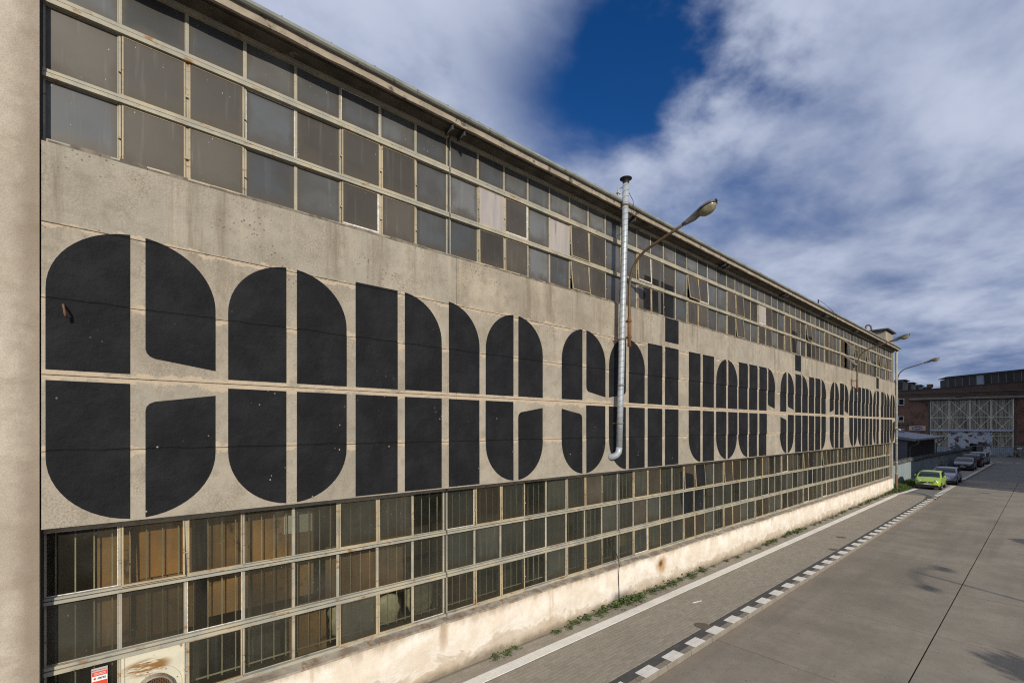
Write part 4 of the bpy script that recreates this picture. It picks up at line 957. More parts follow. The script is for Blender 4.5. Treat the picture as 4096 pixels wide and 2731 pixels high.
# ------------------------------------------------------------------ brick hall across the far end
GO, GD, GN = Vector((-6.919, 119.27, 0)), Vector((.951, .309, 0)).normalized(), Vector((-.309, .951, 0)).normalized()
class FB(MB):
    # box coordinates (u along the front, v into the building, z up)
    def done(s):
        s.v = [tuple(GO+GD*a+GN*b+Vector((0, 0, c))) for a, b, c in s.v]; return s
    def build(s, *a, **k): s.done(); return MB.build(s, *a, **k)
def mk_brick():
    q = NT('old_dark_brick'); u = q.n('ShaderNodeVectorMath', operation='DOT_PRODUCT'); q.l(q.pos, u.inputs[0]); u.inputs[1].default_value = tuple(GD)
    cb = q.n('ShaderNodeCombineXYZ'); q.l(u.outputs['Value'], cb.inputs[0]); q.l(q.axis(2), cb.inputs[1])
    br = q.n('ShaderNodeTexBrick'); q.l(cb.outputs[0], br.inputs['Vector']); br.inputs['Scale'].default_value = 1.0
    br.inputs['Brick Width'].default_value = .26; br.inputs['Row Height'].default_value = .077; br.inputs['Mortar Size'].default_value = .009
    br.inputs['Color1'].default_value = (.31, .165, .11, 1); br.inputs['Color2'].default_value = (.20, .12, .085, 1); br.inputs['Mortar'].default_value = (.12, .095, .08, 1)
    col = q.mix(q.step(q.noise(.55, 5, .65), .45, .68, 0, .75), br.outputs[0], (.055, .040, .032))
    col = q.mix(q.step(q.axis(2), 9.6, 11.4, 0, .7), col, (.10, .075, .060))
    col = q.mix(q.step(q.noise(1.6, 5, .7, q.map((1, 1, 5))), .68, .72, 0, .6), col, (.34, .18, .10)); q.bump(br.outputs['Fac'], .3, .01)
    return q.done(col, .92, 0, .2)
M['brick'] = mk_brick()
M['darkconc'] = simple('dark_pilaster', (.12, .105, .09), (.09, .08, .07), 1.5, .95)
def mk_gate():
    q = NT('weathered_gate_boards'); u = q.n('ShaderNodeVectorMath', operation='DOT_PRODUCT'); q.l(q.pos, u.inputs[0]); u.inputs[1].default_value = tuple(GD)
    cb = q.n('ShaderNodeCombineXYZ'); q.l(u.outputs['Value'], cb.inputs[0]); q.l(q.axis(2), cb.inputs[2])
    st = q.noise(1.0, 5, .7, q.map((4.2, 1, .12), cb.outputs[0])); f = q.noise(1, 6, .7, q.map((9, 1, 2.2), cb.outputs[0]))
    col = q.mix(q.step(st, .38, .62), (.115, .105, .085), (.54, .50, .39)); col = q.mix(q.step(f, .48, .66, 0, .75), col, (.085, .078, .065)); return q.done(col, .9, 0, .2)
M['lowpanel'] = simple('blue_grey_panel', (.36,.40,.44), (.30,.34,.37), 2, .7); M['gate'] = mk_gate(); M['gatesteel'] = simple('cream_gate_steel', (.70, .66, .53), (.62, .58, .46), 2, .7); M['beam'] = simple('blue_grey_beam', (.58, .62, .67), (.50, .55, .60), 1, .6)
def mk_peel():
    q = NT('peeling_steel_door'); n_ = q.noise(.75, 7, .6, q.map((1, 1, 1.2)), .3); m_ = q.noise(.9, 6, .6, q.map((1, 1, 1.3), loc=(5, 2, 1)), .3)
    col = q.mix(q.step(q.noise(2, 3), .4, .6), (.50, .55, .60), (.56, .60, .65)); col = q.mix(q.step(n_, .535, .55), col, (.13, .14, .15))
    col = q.mix(q.step(m_, .575, .59), col, (.125, .045, .025)); col = q.mix(q.step(q.axis(2), 1.0, .2, 0, .6) if False else q.step(q.noise(6, 4), .66, .7, 0, .7), col, (.30, .25, .18)); return q.done(col, .7, 0, .4)
M['peel'] = mk_peel()
t = thing('brick_hall', 'dark brick shipyard hall with a tall wooden sliding gate across the end of the street', 'building', GO)
top = lambda u: (12.15+.0*u if u < -5 else 12.27+(u+5)*.0325 if u < .24 else 12.44+(u-.24)*.0685)
fb = FB()
for poly in ([(-22,0),(-.3,0),(-.3,12.42),(-5,12.27),(-22,12.15)], [(-.3,10.30),(11.6,10.30),(11.6,top(11.6)),(.24,12.44),(-.3,12.42)], [(11.6,0),(45,0),(45,top(45)),(11.6,top(11.6))]):
    fb.prism([(a, 0, z) for a, z in poly], (0,0,0), (0,.5,0))
wl_ = fb.build('wall', M['brick'], t)
fb = FB(); pts = [-22, -5, .24, 12, 24, 45]
for a, b in zip(pts[:-1], pts[1:]): fb.prism([(a,-.08,top(a)+.002),(a,.58,top(a)+.002),(a,.58,top(a)+.13),(a,-.08,top(a)+.13)], (0,0,0), (b-a, 0, top(b)-top(a)))
fb.build('coping', M['tar'], t)
fb = FB(); fb.box(-22, 45, -.07, -.001, 11.25, 11.40); fb.build('brick_ledge', M['brick'], t)
fb = FB(); fb.obox((-22,-.14,11.63), (45,-.14,12.0), .09, .09); fb.build('roof_pipe', simple('grey_pipe', (.16, .16, .155), rough=.6), t)
fb = FB(); fb.prism([(-3.19,-.5,10.40),(-3.19,-.001,10.46),(-3.19,-.001,10.80),(-3.19,-.5,10.66)], (0,0,0), (20,0,0)); fb.build('canopy', simple('mossy_canopy', (.20, .185, .145), (.26, .23, .19), 1.5, .9), t)
for a, b in ((-.30, -.04), (11.34, 11.60)):
    fb = FB(); fb.box(a, b, -.06, -.002, 0, 10.30); fb.build('pilaster', M['darkconc'], t)
fb = FB(); fb.box(-.04, 11.34, .55, .6, 0, 10.3); fb.box(-22, 45, .6, 40, 11.9, 12.0); fb.build('dark_back', M['tar'], t)
GU_ = [-.03, 2.74, 5.58, 8.44, 11.33]
def gbar(u0, z0, u1, z1, w, par, v=.03, nm='brace'):
    fb = FB(); fb.obox((u0, v, z0), (u1, v, z1), .05, w, up=(0, 0, 1) if abs(u1-u0) > .01 else (1, 0, 0)); return fb.build(nm, M['gatesteel'], par)
def gus(u, z, s_, par):
    fb = FB(); fb.box(u-s_/2, u+s_/2, -.012, .0, z-s_/2, z+s_/2); return fb.build('gusset', M['gatesteel'], par)
for k in range(4):
    a, b = GU_[k]+.02, GU_[k+1]-.02; c_ = (a+b)/2
    fb = FB(); n = 18; w_ = (b-a)/n
    for q in range(n): o_ = random.uniform(0, .012); fb.box(a+q*w_+.004, a+(q+1)*w_-.004, .07+o_, .11, 4.8, 10.27)
    lf = fb.build('gate_leaf', M['gate'], t)
    for (u0, z0, u1, z1) in ((a+.1, 10.2, b-.1, 6.95), (b-.1, 10.2, a+.1, 6.95), (a+.1, 6.95, c_, 5.25), (b-.1, 6.95, c_, 5.25), (c_, 5.25, c_-.35, 4.8), (c_, 5.25, c_+.35, 4.8)): gbar(u0, z0, u1, z1, .10, lf)
    gbar(a, 6.95, b, 6.95, .14, lf, .02, 'rail'); gbar(a+.06, 4.8, a+.06, 10.27, .13, lf, .01, 'stile'); gbar(b-.06, 4.8, b-.06, 10.27, .13, lf, .01, 'stile')
    for (u, z) in ((c_, 8.6), (c_, 5.25), (a+.14, 6.95), (b-.14, 6.95)): gus(u, z, .32, lf)
for a, b, boardz in ((-.01, 2.62, False), (8.49, 11.31, True)):
    c_ = (a+b)/2; fb = FB(); n = 17; w_ = (b-a)/n
    for q in range(n): o_ = random.uniform(0, .012); fb.box(a+q*w_+.004, a+(q+1)*w_-.004, .07+o_, .11, 1.3, 4.42)
    lf = fb.build('gate_leaf', M['gate'], t)
    gbar(a+.05, 1.3, a+.05, 4.4, .10, lf, .01, 'stile'); gbar(b-.05, 1.3, b-.05, 4.4, .10, lf, .01, 'stile'); gbar(a, 3.5, b, 3.5, .09, lf, .02, 'rail')
    for (u0, z0, u1, z1) in ((a+.1, 3.5, c_, 1.75), (b-.1, 3.5, c_, 1.75), (a+.1, 3.5, a+.75, 4.35), (b-.1, 3.5, b-.75, 4.35)): gbar(u0, z0, u1, z1, .075, lf)
    gus(c_, 1.75, .27, lf); gus(a+.12, 3.5, .25, lf); gus(b-.12, 3.5, .25, lf)
    fb = FB(); n = 11; w_ = (b-a)/n; fb.box(a, b, .02, .06, .05, 1.46)
    for q in range(n): fb.box(a+q*w_+.05, a+(q+1)*w_-.03, -.015, .019, .42, 1.40)
    fb.box(a, b, -.03, .019, .34, .40); fb.build('lower_panel', M['lowpanel'], t)
fb = FB(); fb.box(-.09, 11.31, -.12, -.001, 4.42, 4.78); fb.box(-.09, 11.31, -.16, -.121, 4.42, 4.46); fb.build('beam', M['beam'], t)
for (a, b, z0, z1) in ((2.63, 5.53, .05, 4.31), (5.535, 8.48, 2.075, 4.31), (7.37, 8.48, .05, 2.07)):
    fb = FB(); fb.box(a, b, .015, .06, z0, z1); fb.build('steel_door', M['peel'], t)
fb = FB(); fb.box(5.53, 6.49, .3, .34, 0, 2.07); fb.build('dark_opening', M['dark'], t)
fb = FB(); fb.box(6.49, 7.36, .04, .08, .05, 2.07); fb.build('door', simple('grey_door', (.12, .115, .105), (.10, .095, .09), 1, .7), t)
fb = FB(); fb.box(5.5, 7.3, -.05, -.02, 1.68, 1.73); fb.build('slide_rail', M['beam'], t)
for (a, b, z0, z1, half) in ((-4.77, -3.88, 9.49, 10.78, 0), (-4.79, -3.92, 6.04, 7.31, 1)):
    fb = FB()
    for (q, r_, s_, v_) in ((a, b, z0, z0+.09), (a, b, z1-.09, z1), (a, a+.09, z0+.09, z1-.09), (b-.09, b, z0+.09, z1-.09)): fb.box(q, r_, -.04, -.001, s_, v_)
    w_ = fb.build('window', WHT, t); fb = FB(); fb.box(a+.09, b-.09, -.015, -.002, z0+.09, z1-.09); fb.build('pane', simple('dark_glass', (.012, .014, .018), rough=.15), w_)
    if half: fb = FB(); fb.box(a+.1, b-.1, -.02, -.016, z0+.1, z0+.5); fb.build('blind', M['casement'], w_)
for z, r_ in ((6.15, .05), (5.82, .09)):
    fb = FB(); fb.tube([(-14,-.15,z),(-2.85,-.15,z),(-2.78,-.12,z-.05),(-2.78,-.02,z-.1)], r_, 8); fb.build('wall_pipe', M['flash'], t, True)
fb = FB(); fb.box(3.6, 4.6, -.35, -.001, 10.98, 11.02); fb.box(3.75, 4.2, -.45, -.35, 10.92, 11.14); fb.build('floodlight', M['lampgrey'], t)
fb = FB(); fb.box(12.0, 20, -.02, -.001, 0, 2.5); fb.build('grey_dado', M['darkconc'], t)
fb = FB(); fb.box(11.75, 12.35, -.045, -.021, 1.22, 1.50); fb.build('notice_plate', WHT, t)
t2 = thing('company_sign', 'cream board with a blue oval reading Gafako on the brick wall', 'sign', GO+GD*-1.95+Vector((0, 0, 4.95)))
fb = FB(); fb.box(-3.16, -.70, -.06, -.005, 4.54, 5.39); fb.build('board', simple('cream_board', (.66, .52, .38), (.60, .48, .36), 1, .6), t2)
BLUE = simple('sign_blue', (.012, .03, .16), rough=.4)
for s_, v_, mt in ((1.0, -.066, WHT), (.95, -.074, BLUE)):
    fb = FB(); pts = [(-1.94+.85*s_*math.cos(2*math.pi*k/36), -.061, 4.965+.345*s_*math.sin(2*math.pi*k/36)) for k in range(36)]; fb.prism(pts, (0,0,0), (0, v_+.061, 0)); fb.build('oval', mt, t2)
put_text('lettering', 'Gafako', .44, WHT, t2, GO+GD*-1.94+GN*-.082+Vector((0, 0, 4.97)), GD, (0,0,1), extrude=.004, offset=.012)
# glazed lantern on the right part of its roof
t = thing('roof_lantern', 'long glazed roof lantern climbing along the top of the brick hall', 'skylight', GO+GD*10+GN*5+Vector((0, 0, 12)))
LT = lambda u: 15.06+(u-3.47)*.0806; LB = lambda u: 12.6+(u-3.47)*.062
MULL = simple('pale_mullion', (.22, .22, .19), (.16, .16, .14), 2, .8); GLD = mk_glass('sooty_lantern_glass', (.050, .046, .040), (.042, .040, .036), (.035, .033, .03), .35, 1, .1)
k = 0; u = 3.66
while u < 34:
    fb = FB(); fb.prism([(u+.05,5.0,LB(u)),(u+.97,5.0,LB(u+1)),(u+.97,5.25,LT(u+1)-.25),(u+.05,5.25,LT(u)-.25)], (0,0,0), (0,.04,0)); o = fb.build('pane', simple('pale_blue_pane', (.30,.38,.44), rough=.3) if k == 4 else GLD, t); 
    fb = FB(); fb.prism([(u-.05,4.96,LB(u)),(u+.05,4.96,LB(u)),(u+.05,5.21,LT(u)-.25),(u-.05,5.21,LT(u)-.25)], (0,0,0), (0,.1,0)); fb.build('mullion', MULL, t)
    u += 1.02; k += 1
fb = FB(); fb.prism([(3.45,5.1,LT(3.45)-.25),(34.5,5.1,LT(34.5)-.25),(34.5,5.1,LT(34.5)-.05),(3.45,5.1,LT(3.45)-.05)], (0,0,0), (0,.3,0)); fb.build('head_beam', MULL, t)
fb = FB(); fb.prism([(3.3,4.9,LT(3.3)-.05),(34.5,4.9,LT(34.5)-.05),(34.5,4.9,LT(34.5)+.06),(3.3,4.9,LT(3.3)+.06)], (0,0,0), (0,6,0)); fb.build('roof', M['tar'], t)
fb = FB(); fb.prism([(3.60,5.06,12.0),(34,5.06,12),(34,5.32,LT(34)-.3),(3.60,5.32,LT(3.6)-.3)], (0,0,0), (0,5.4,0)); fb.build('inner_wall', M['tar'], t)
fb = FB(); lathe(fb, [(.28, 12.0), (.28, 13.05), (.50, 13.1), (.50, 13.78), (0, 13.8)], 16, (1.0, 5.5, 0)); tag(fb.build('roof_vent', M['rust'], smooth=False), 'squat rusty chimney pot on the roof of the brick hall', 'chimney')
WOODG = simple('grey_monitor_boards', (.22, .23, .20), (.15, .155, .135), 3, .9, stretch=(3, 3, .4)); MDK = simple('monitor_dark_front', (.05, .046, .038), (.04, .037, .03), 2, .8)
mon = thing('roof_monitor', 'first grey roof lantern box behind the corner of the hall', 'skylight', (-13.5, 123.5, 12), 'row of roof lantern boxes on the brick hall')
mb = MB(); mb.box(-16, -11.5, 123.6, 127.3, 12, 14.82); mb.build('body', WOODG, mon)
for a in (-15.8, -14.35, -12.95):
    mb = MB(); mb.box(a, a+1.22, 123.55, 123.6, 12.9, 14.45); mb.build('front_panel', MDK, mon)
for a in (123.9, 125.1, 126.2):
    mb = MB(); mb.box(-11.5, -11.46, a, a+.9, 12.8, 14.4); mb.build('side_shutter', simple('pale_shutter', (.30, .31, .28), (.24, .25, .22), 4, .85), mon)
mb = MB(); mb.prism([(-16.3,123.2,14.82),(-11.2,123.2,14.82),(-11.2,123.2,14.94),(-16.3,123.2,14.94)], (0,0,0), (0,4.5,-.0)); mb.build('roof', M['tar'], mon)
for k, lab in ((1, 'second grey roof lantern box in the row'), (2, 'third grey roof lantern box in the row'), (3, 'last and smallest looking roof lantern box beside the rusty chimney pot')):
    c = copy_tree(mon); c.location = mon.location+Vector((0, 8.87*k, 0)); c['label'] = lab

# ------------------------------------------------------------------ cars
TYRE = simple('tyre_rubber', (.015, .015, .015), rough=.85); RIM = simple('alloy_rim', (.34, .34, .35), rough=.35, metal=.6)
def carpaint(n, c): 
    q = NT(n); q.b.inputs['Coat Roughness'].default_value = .06; return q.done(c, .38, .1, .4, .45)
GLS = simple('car_glass', (.012, .016, .018), rough=.06); LGT = simple('headlamp_glass', (.42, .42, .40), rough=.15, metal=.2); TLR = simple('tail_lamp', (.30, .012, .015), rough=.2); CHR = simple('chrome', (.55, .55, .56), rough=.2, metal=.9)
PLW = simple('plate_white', (.62, .62, .60), rough=.5); PLB = simple('plate_blue', (.02, .06, .28), rough=.5)
def interp(tab, y):
    if y <= tab[0][0]: return tab[0][1]
    for (a, b), (c, d) in zip(tab[:-1], tab[1:]):
        if y <= c:
            k = (y-a)/(c-a); k = k*k*(3-2*k)*.5+k*.5; return b+(d-b)*k
    return tab[-1][1]
def make_car(name, label, cat, paint, L, W, topt, belt, widt, cowl, roofF, roofR, tail, wb, front, wheel_r=.31, face=1, plate=None, lamps='wide', grille=None, loc=(0,0,0), group='cars parked along the fence', rails=False, rear=False):
    # local: y from nose (0) to tail (L); face=1 looks towards the camera
    t = thing(name, label, cat, loc, group)
    def Tm(p): 
        return (loc[0]+p[0], loc[1]+p[1], loc[2]+p[2]) if face == 1 else (loc[0]-p[0], loc[1]+L-p[1], loc[2]+p[2])
    def add(mb, nm, mat, par=t, sm=False): mb.v = [Tm(p) for p in mb.v]; return mb.build(nm, mat, par, sm)
    ys_ = sorted(set([0, .04, .12, .25, .45, .7, cowl, (cowl+roofF)/2, roofF, roofF+.25, (roofF+roofR)/2, roofR-.25, roofR, (roofR+tail)/2, tail, L-.15, L-.05, L] + [front-.36, front+.36, front+wb-.36, front+wb+.36]))
    rings = []
    for y in ys_:
        zt = interp(topt, y); zb = min(belt(y), zt-.02); w = interp(widt, y)*W/2; cab = max(0, min(1, (zt-zb)/.45)); wt = w*(1-.17*cab)
        zl = .20+(.10 if y < .1 or y > L-.1 else 0)
        half = [(w*.80, zl), (w*.97, zl+.10), (w, zl+(zb-zl)*.45), (w*.985, zb-.08), (w*.955, zb), (wt+(.0), zb+(zt-zb)*.86), (wt*.86, zt-.004), (wt*.45, zt+.012), (0, zt+.018)]
        rings.append([(x, y, z) for x, z in half]+[(-x, y, z) for x, z in reversed(half[:-1])])
    n = len(rings[0]); body = MB(); ws = MB(); rw_ = MB(); sw = [MB(), MB()]
    body.v = [p for r_ in rings for p in r_]
    for k in range(len(ys_)-1):
        ym = (ys_[k]+ys_[k+1])/2
        for j in range(n):
            j2 = (j+1) % n
            if j == n-1: 
                f = (k*n+j, k*n, (k+1)*n, (k+1)*n+j)
            else: f = (k*n+j, k*n+j2, (k+1)*n+j2, (k+1)*n+j)
            pts = [body.v[q] for q in f]; side = j in (4, n-6); tp = 5 <= j <= n-7
            if tp and cowl <= ym <= roofF and 6 <= j <= n-8: ws.face(pts)
            elif tp and roofR <= ym <= tail and 6 <= j <= n-8: rw_.face(pts)
            elif side and cowl+.18 < ym < tail-.12 and interp(topt, ym)-belt(ym) > .16:
                sw[0 if j == 4 else 1].face(pts)
            else: body.f.append(f); body.mi.append(0)
    body.f += [tuple(reversed(range(n))), tuple((len(ys_)-1)*n+j for j in range(n))]; body.mi += [0, 0]
    add(body, 'body', paint, t, True)
    for q, nm in ((ws, 'windscreen'), (rw_, 'rear_window'), (sw[0], 'side_window'), (sw[1], 'side_window')):
        if q.f: add(q, nm, GLS, t, True)
    def shell(x, y, z): return x
    for sx in (-1, 1):
        for yy in (front, front+wb):
            wx = interp(widt, yy)*W/2
            mb = MB(); r_ = wheel_r; prof_ = [(r_*.62, wx+.012), (r_*.95, wx+.012), (r_, wx-.02), (r_, wx-.17), (r_*.9, wx-.19), (0, wx-.19)]
            lathe(mb, prof_, 20, (0, yy, r_), axis='x'); mb.v = [(p[0]*sx, p[1], p[2]) for p in mb.v]; wh = add(mb, 'wheel', TYRE, t, False)
            mb = MB(); lathe(mb, [(r_*.62, wx+.010), (r_*.58, wx-.01), (r_*.2, wx+.005), (0, wx+.012)], 20, (0, yy, r_), axis='x')
            for a in range(5):
                b = a*2*math.pi/5; mb.obox((wx+.008, yy+.05*math.cos(b), r_+.05*math.sin(b)), (wx+.006, yy+r_*.58*math.cos(b), r_+r_*.58*math.sin(b)), .05, .02, up=(1, 0, 0))
            mb.v = [(p[0]*sx, p[1], p[2]) for p in mb.v]; add(mb, 'rim', RIM, wh)
            mb = MB(); pts = [(wx+.003, yy+(r_+.055)*math.cos(a), max(.22, r_+(r_+.055)*math.sin(a))) for a in [math.pi*q/12 for q in range(13)]]; mb.prism(pts, (0,0,0), (-.02, 0, 0)); mb.v = [(p[0]*sx, p[1], p[2]) for p in mb.v]; add(mb, 'wheel_arch', M['black'], t)
        # mirrors
        mw = interp(widt, cowl)*W/2; mb = MB(); lathe(mb, [(0, mw+.02), (.06, mw+.03), (.085, mw+.10), (.07, mw+.17), (0, mw+.19)], 10, (0, cowl+.42, belt(cowl)+.08), axis='x'); mb.v = [(p[0]*sx, p[1], p[2]) for p in mb.v]; add(mb, 'mirror', paint, t, True)
        if rails:
            mb = MB(); x = W/2*.70*sx; mb.tube([(x, roofF+.15, interp(topt, roofF+.15)+.0), (x, roofF+.3, interp(topt, roofF+.3)+.055), (x, roofR-.2, interp(topt, roofR-.2)+.055), (x, roofR, interp(topt, roofR))], .018, 6); add(mb, 'roof_rail', CHR, t)
    zb_ = interp(topt, .04)
    # front: lamps, grille, lower intake, plate
    for sx in (-1, 1):
        mb = MB(); fx = interp(widt, .06)*W/2
        if lamps == 'round': 
            lathe(mb, [(0, -.035), (.07, -.028), (.105, .0), (.11, .06)], 18, (fx-.19, .045, .70), axis='y')
        else: mb.prism([(fx-.48, -.012, .60), (fx-.03, .10, .63), (fx-.02, .16, .73), (fx-.20, .05, .735), (fx-.46, .0, .66)], (0,0,0), (0, .10, 0))
        mb.v = [(p[0]*sx, p[1], p[2]) for p in mb.v]; add(mb, 'headlight', LGT, t, lamps == 'round')
        mb = MB(); bx_ = interp(widt, L-.06)*W/2; mb.box(bx_-.34, bx_-.02, L-.10, L+.012, .86, .99); mb.v = [(p[0]*sx, p[1], p[2]) for p in mb.v]; add(mb, 'tail_light', TLR, t)
        mb = MB(); lathe(mb, [(0, -.02), (.045, -.012), (.05, .03)], 12, (fx-.28, .02, .34), axis='y'); mb.v = [(p[0]*sx, p[1], p[2]) for p in mb.v]; add(mb, 'fog_lamp', LGT, t)
    g0, g1, gw = grille or (.56, .64, .45)
    mb = MB(); mb.prism([(-gw, -.015, g1), (-gw*.85, -.02, g0), (gw*.85, -.02, g0), (gw, -.015, g1)], (0,0,0), (0, .05, 0)); add(mb, 'grille', M['black'], t)
    mb = MB(); lathe(mb, [(0, -.034), (.055, -.03), (.062, -.02)], 18, (0, 0, (g0+g1)/2), axis='y'); add(mb, 'badge', CHR, t)
    mb = MB(); mb.prism([(-W*.40, -.018, .40), (-W*.44, -.012, .27), (W*.44, -.012, .27), (W*.40, -.018, .40)], (0,0,0), (0, .05, 0)); add(mb, 'lower_intake', M['black'], t)
    py_ = -.03 if not rear else L+.012; pz = .47 if not rear else .78
    mb = MB(); mb.box(-.26, .26, min(py_, py_-.008 if not rear else py_+.008), max(py_, py_-.008 if not rear else py_+.008), pz-.057, pz+.057); pl = add(mb, 'number_plate', PLW, t)
    if plate:
        yq = py_-.0095 if not rear else py_+.0095
        sgn = 1 if not rear else -1
        mb = MB(); xb = -.26*sgn; mb.box(min(xb, xb+.045*sgn), max(xb, xb+.045*sgn), min(yq, yq+.001), max(yq, yq+.001), pz-.055, pz+.055); add(mb, 'country_band', PLB, pl)
        ux = Vector((1, 0, 0)) if not rear else Vector((-1, 0, 0)); c0 = Vector(Tm((.02*sgn, yq-.0005*sgn, pz))); ux = ux if face == 1 else -ux
        put_text('lettering', plate, .105, M['black'], pl, c0, ux, (0,0,1), extrude=.0008, offset=.001)
    mb = MB(); mb.box(-W*.36, W*.36, .3, L-.3, .14, .21); add(mb, 'underbody', M['black'], t)
    mb = MB(); mb.prism([(-W*.47,.06,.17),(-W*.43,-.03,.17),(W*.43,-.03,.17),(W*.47,.06,.17),(W*.475,.30,.17),(-W*.475,.30,.17)], (0,0,0), (0,0,.15)); add(mb, 'bumper', M['black'], t)
    return t
GREEN = carpaint('lime_green_paint', (.29, .43, .05)); SILV = carpaint('silver_blue_paint', (.23, .25, .32)); GRAY = carpaint('dark_grey_paint', (.050, .052, .060)); BLK = carpaint('black_paint', (.014, .014, .016)); SIL2 = carpaint('pale_silver_paint', (.30, .32, .36))
make_car('parked_car', 'small lime green hatchback parked first in the row facing the camera', 'car', GREEN, 3.53, 1.64,
    [(0,.62),(.06,.74),(.30,.86),(.80,.985),(1.30,1.32),(1.62,1.43),(2.2,1.46),(2.85,1.42),(3.15,1.30),(3.42,.95),(3.53,.80)], lambda y: .60 if y < .05 else min(.97, .70+.30*min(1, y/.8)), [(0,.80),(.12,.93),(.5,1),(2.8,1),(3.3,.95),(3.53,.86)], .80, 1.45, 3.0, 3.42, 2.32, .66, .285, 1, 'GKA 3556', 'round', (.555,.645,.46), (1.42, 51.15, .018))
make_car('parked_car', 'silver blue estate car parked behind the green hatchback', 'car', SILV, 4.65, 1.79,
    [(0,.60),(.08,.72),(.40,.86),(1.15,.99),(1.75,1.33),(2.05,1.42),(2.6,1.45),(3.8,1.40),(4.2,1.28),(4.5,.98),(4.65,.75)], lambda y: .58 if y < .05 else min(.98, .70+.28*min(1, y/1.1)), [(0,.78),(.15,.92),(.6,1),(3.9,1),(4.4,.93),(4.65,.82)], 1.15, 1.9, 4.0, 4.5, 2.70, .92, .325, 1, 'GD 0', 'wide', (.50,.53,.4), (1.74, 56.7, .018), rails=True)
make_car('parked_car', 'dark grey saloon with chrome grille facing the camera beyond the silver estate', 'car', GRAY, 4.80, 1.81,
    [(0,.62),(.08,.74),(.40,.86),(1.25,.98),(1.95,1.35),(2.3,1.44),(2.8,1.45),(3.3,1.40),(3.95,1.08),(4.65,1.02),(4.80,.80)], lambda y: .60 if y < .05 else min(.98, .72+.26*min(1, y/1.1)), [(0,.80),(.15,.93),(.6,1),(4.1,1),(4.6,.94),(4.80,.84)], 1.25, 2.05, 3.35, 3.95, 2.70, .95, .325, 1, 'GWE 6167', 'wide', (.60,.68,.46), (1.42, 75.0, SW))
make_car('parked_car', 'black estate car with roof rails seen from behind with red tail lights', 'car', BLK, 4.70, 1.86,
    [(0,.66),(.08,.80),(.40,.92),(1.15,1.04),(1.75,1.50),(2.05,1.60),(2.6,1.64),(3.9,1.60),(4.3,1.48),(4.6,1.08),(4.70,.85)], lambda y: .64 if y < .05 else min(1.06, .78+.28*min(1, y/1.1)), [(0,.80),(.15,.93),(.6,1),(4.1,1),(4.5,.95),(4.70,.88)], 1.15, 1.9, 4.15, 4.6, 2.75, .92, .34, -1, 'GD 0', 'wide', None, (1.55, 82.2, SW), rails=True, rear=True)
make_car('parked_car', 'silver car mostly hidden at the far end of the parked row', 'car', SIL2, 4.60, 1.82,
    [(0,.66),(.08,.80),(.40,.92),(1.15,1.04),(1.75,1.50),(2.05,1.60),(2.6,1.64),(3.9,1.60),(4.3,1.48),(4.5,1.08),(4.60,.85)], lambda y: .64 if y < .05 else min(1.06, .78+.28*min(1, y/1.1)), [(0,.80),(.15,.93),(.6,1),(4.0,1),(4.4,.95),(4.60,.88)], 1.15, 1.9, 4.05, 4.5, 2.70, .92, .34, -1, None, 'wide', None, (1.65, 89.5, SW), rails=True, rear=True)

# ------------------------------------------------------------------ small things by the brick hall
t = thing('electric_scooter', 'black electric scooter with mint stem parked at the far kerb', 'scooter', (4.1, 114.5, 0))
MINT = simple('mint_paint', (.16, .45, .38), rough=.4)
for x, y in ((3.62, 114.35), (4.62, 114.62)):
    mb = MB(); lathe(mb, [(.10, -.04), (.19, -.05), (.20, 0), (.19, .05), (.10, .04)], 18, (x, y, .21), axis='y'); mb.build('wheel', TYRE, t)
mb = MB(); mb.obox((3.62,114.35,.24), (4.42,114.56,.20), .18, .09); mb.build('deck', M['black'], t)
mb = MB(); mb.tube([(4.60,114.61,.25),(4.50,114.59,.55),(4.42,114.56,.85)], .055, 8); mb.build('fork', M['black'], t)
mb = MB(); mb.tube([(4.45,114.57,.75),(4.24,114.52,1.32)], .055, 8); mb.build('stem', MINT, t)
mb = MB(); mb.tube([(4.22,114.25,1.36),(4.22,114.75,1.36)], .03, 8); mb.build('handlebar', M['black'], t)
def barrier(label, x, y, n):
    t = thing('mesh_barrier', label, 'barrier', (x, y, 0), 'temporary mesh barriers before the gate')
    for k in (0, n): 
        mb = MB(); mb.tube([(x+k-.12, y+.06*k, 0), (x+k-.12, y+.06*k, 2.0)], .025, 6); mb.tube([(x+k+.12, y+.06*k, 0), (x+k+.12, y+.06*k, 2.0)], .025, 6); mb.build('post', M['downpipe'], t)
        mb = MB(); mb.box(x+k-.3, x+k+.3, y+.06*k-.12, y+.06*k+.12, 0, .13); mb.build('foot', M['tar'], t)
    mb = MB()
    for z in (.2, 1.1, 1.95): mb.tube([(x+.12, y, z), (x+n-.12, y+.06*n, z)], .018, 6)
    for k in range(int(n/.14)): mb.tube([(x+.2+k*.14, y+.06*(.2+k*.14), .2), (x+.2+k*.14, y+.06*(.2+k*.14), 1.95)], .004, 3)
    mb.build('mesh_panel', M['downpipe'], t, kind='stuff')
barrier('wire mesh barrier standing before the grey lower panel of the gate', 1.74, 115.6, 3.2); barrier('wire mesh barrier at the picture edge beyond the scooter', 5.06, 115.8, 3.2)

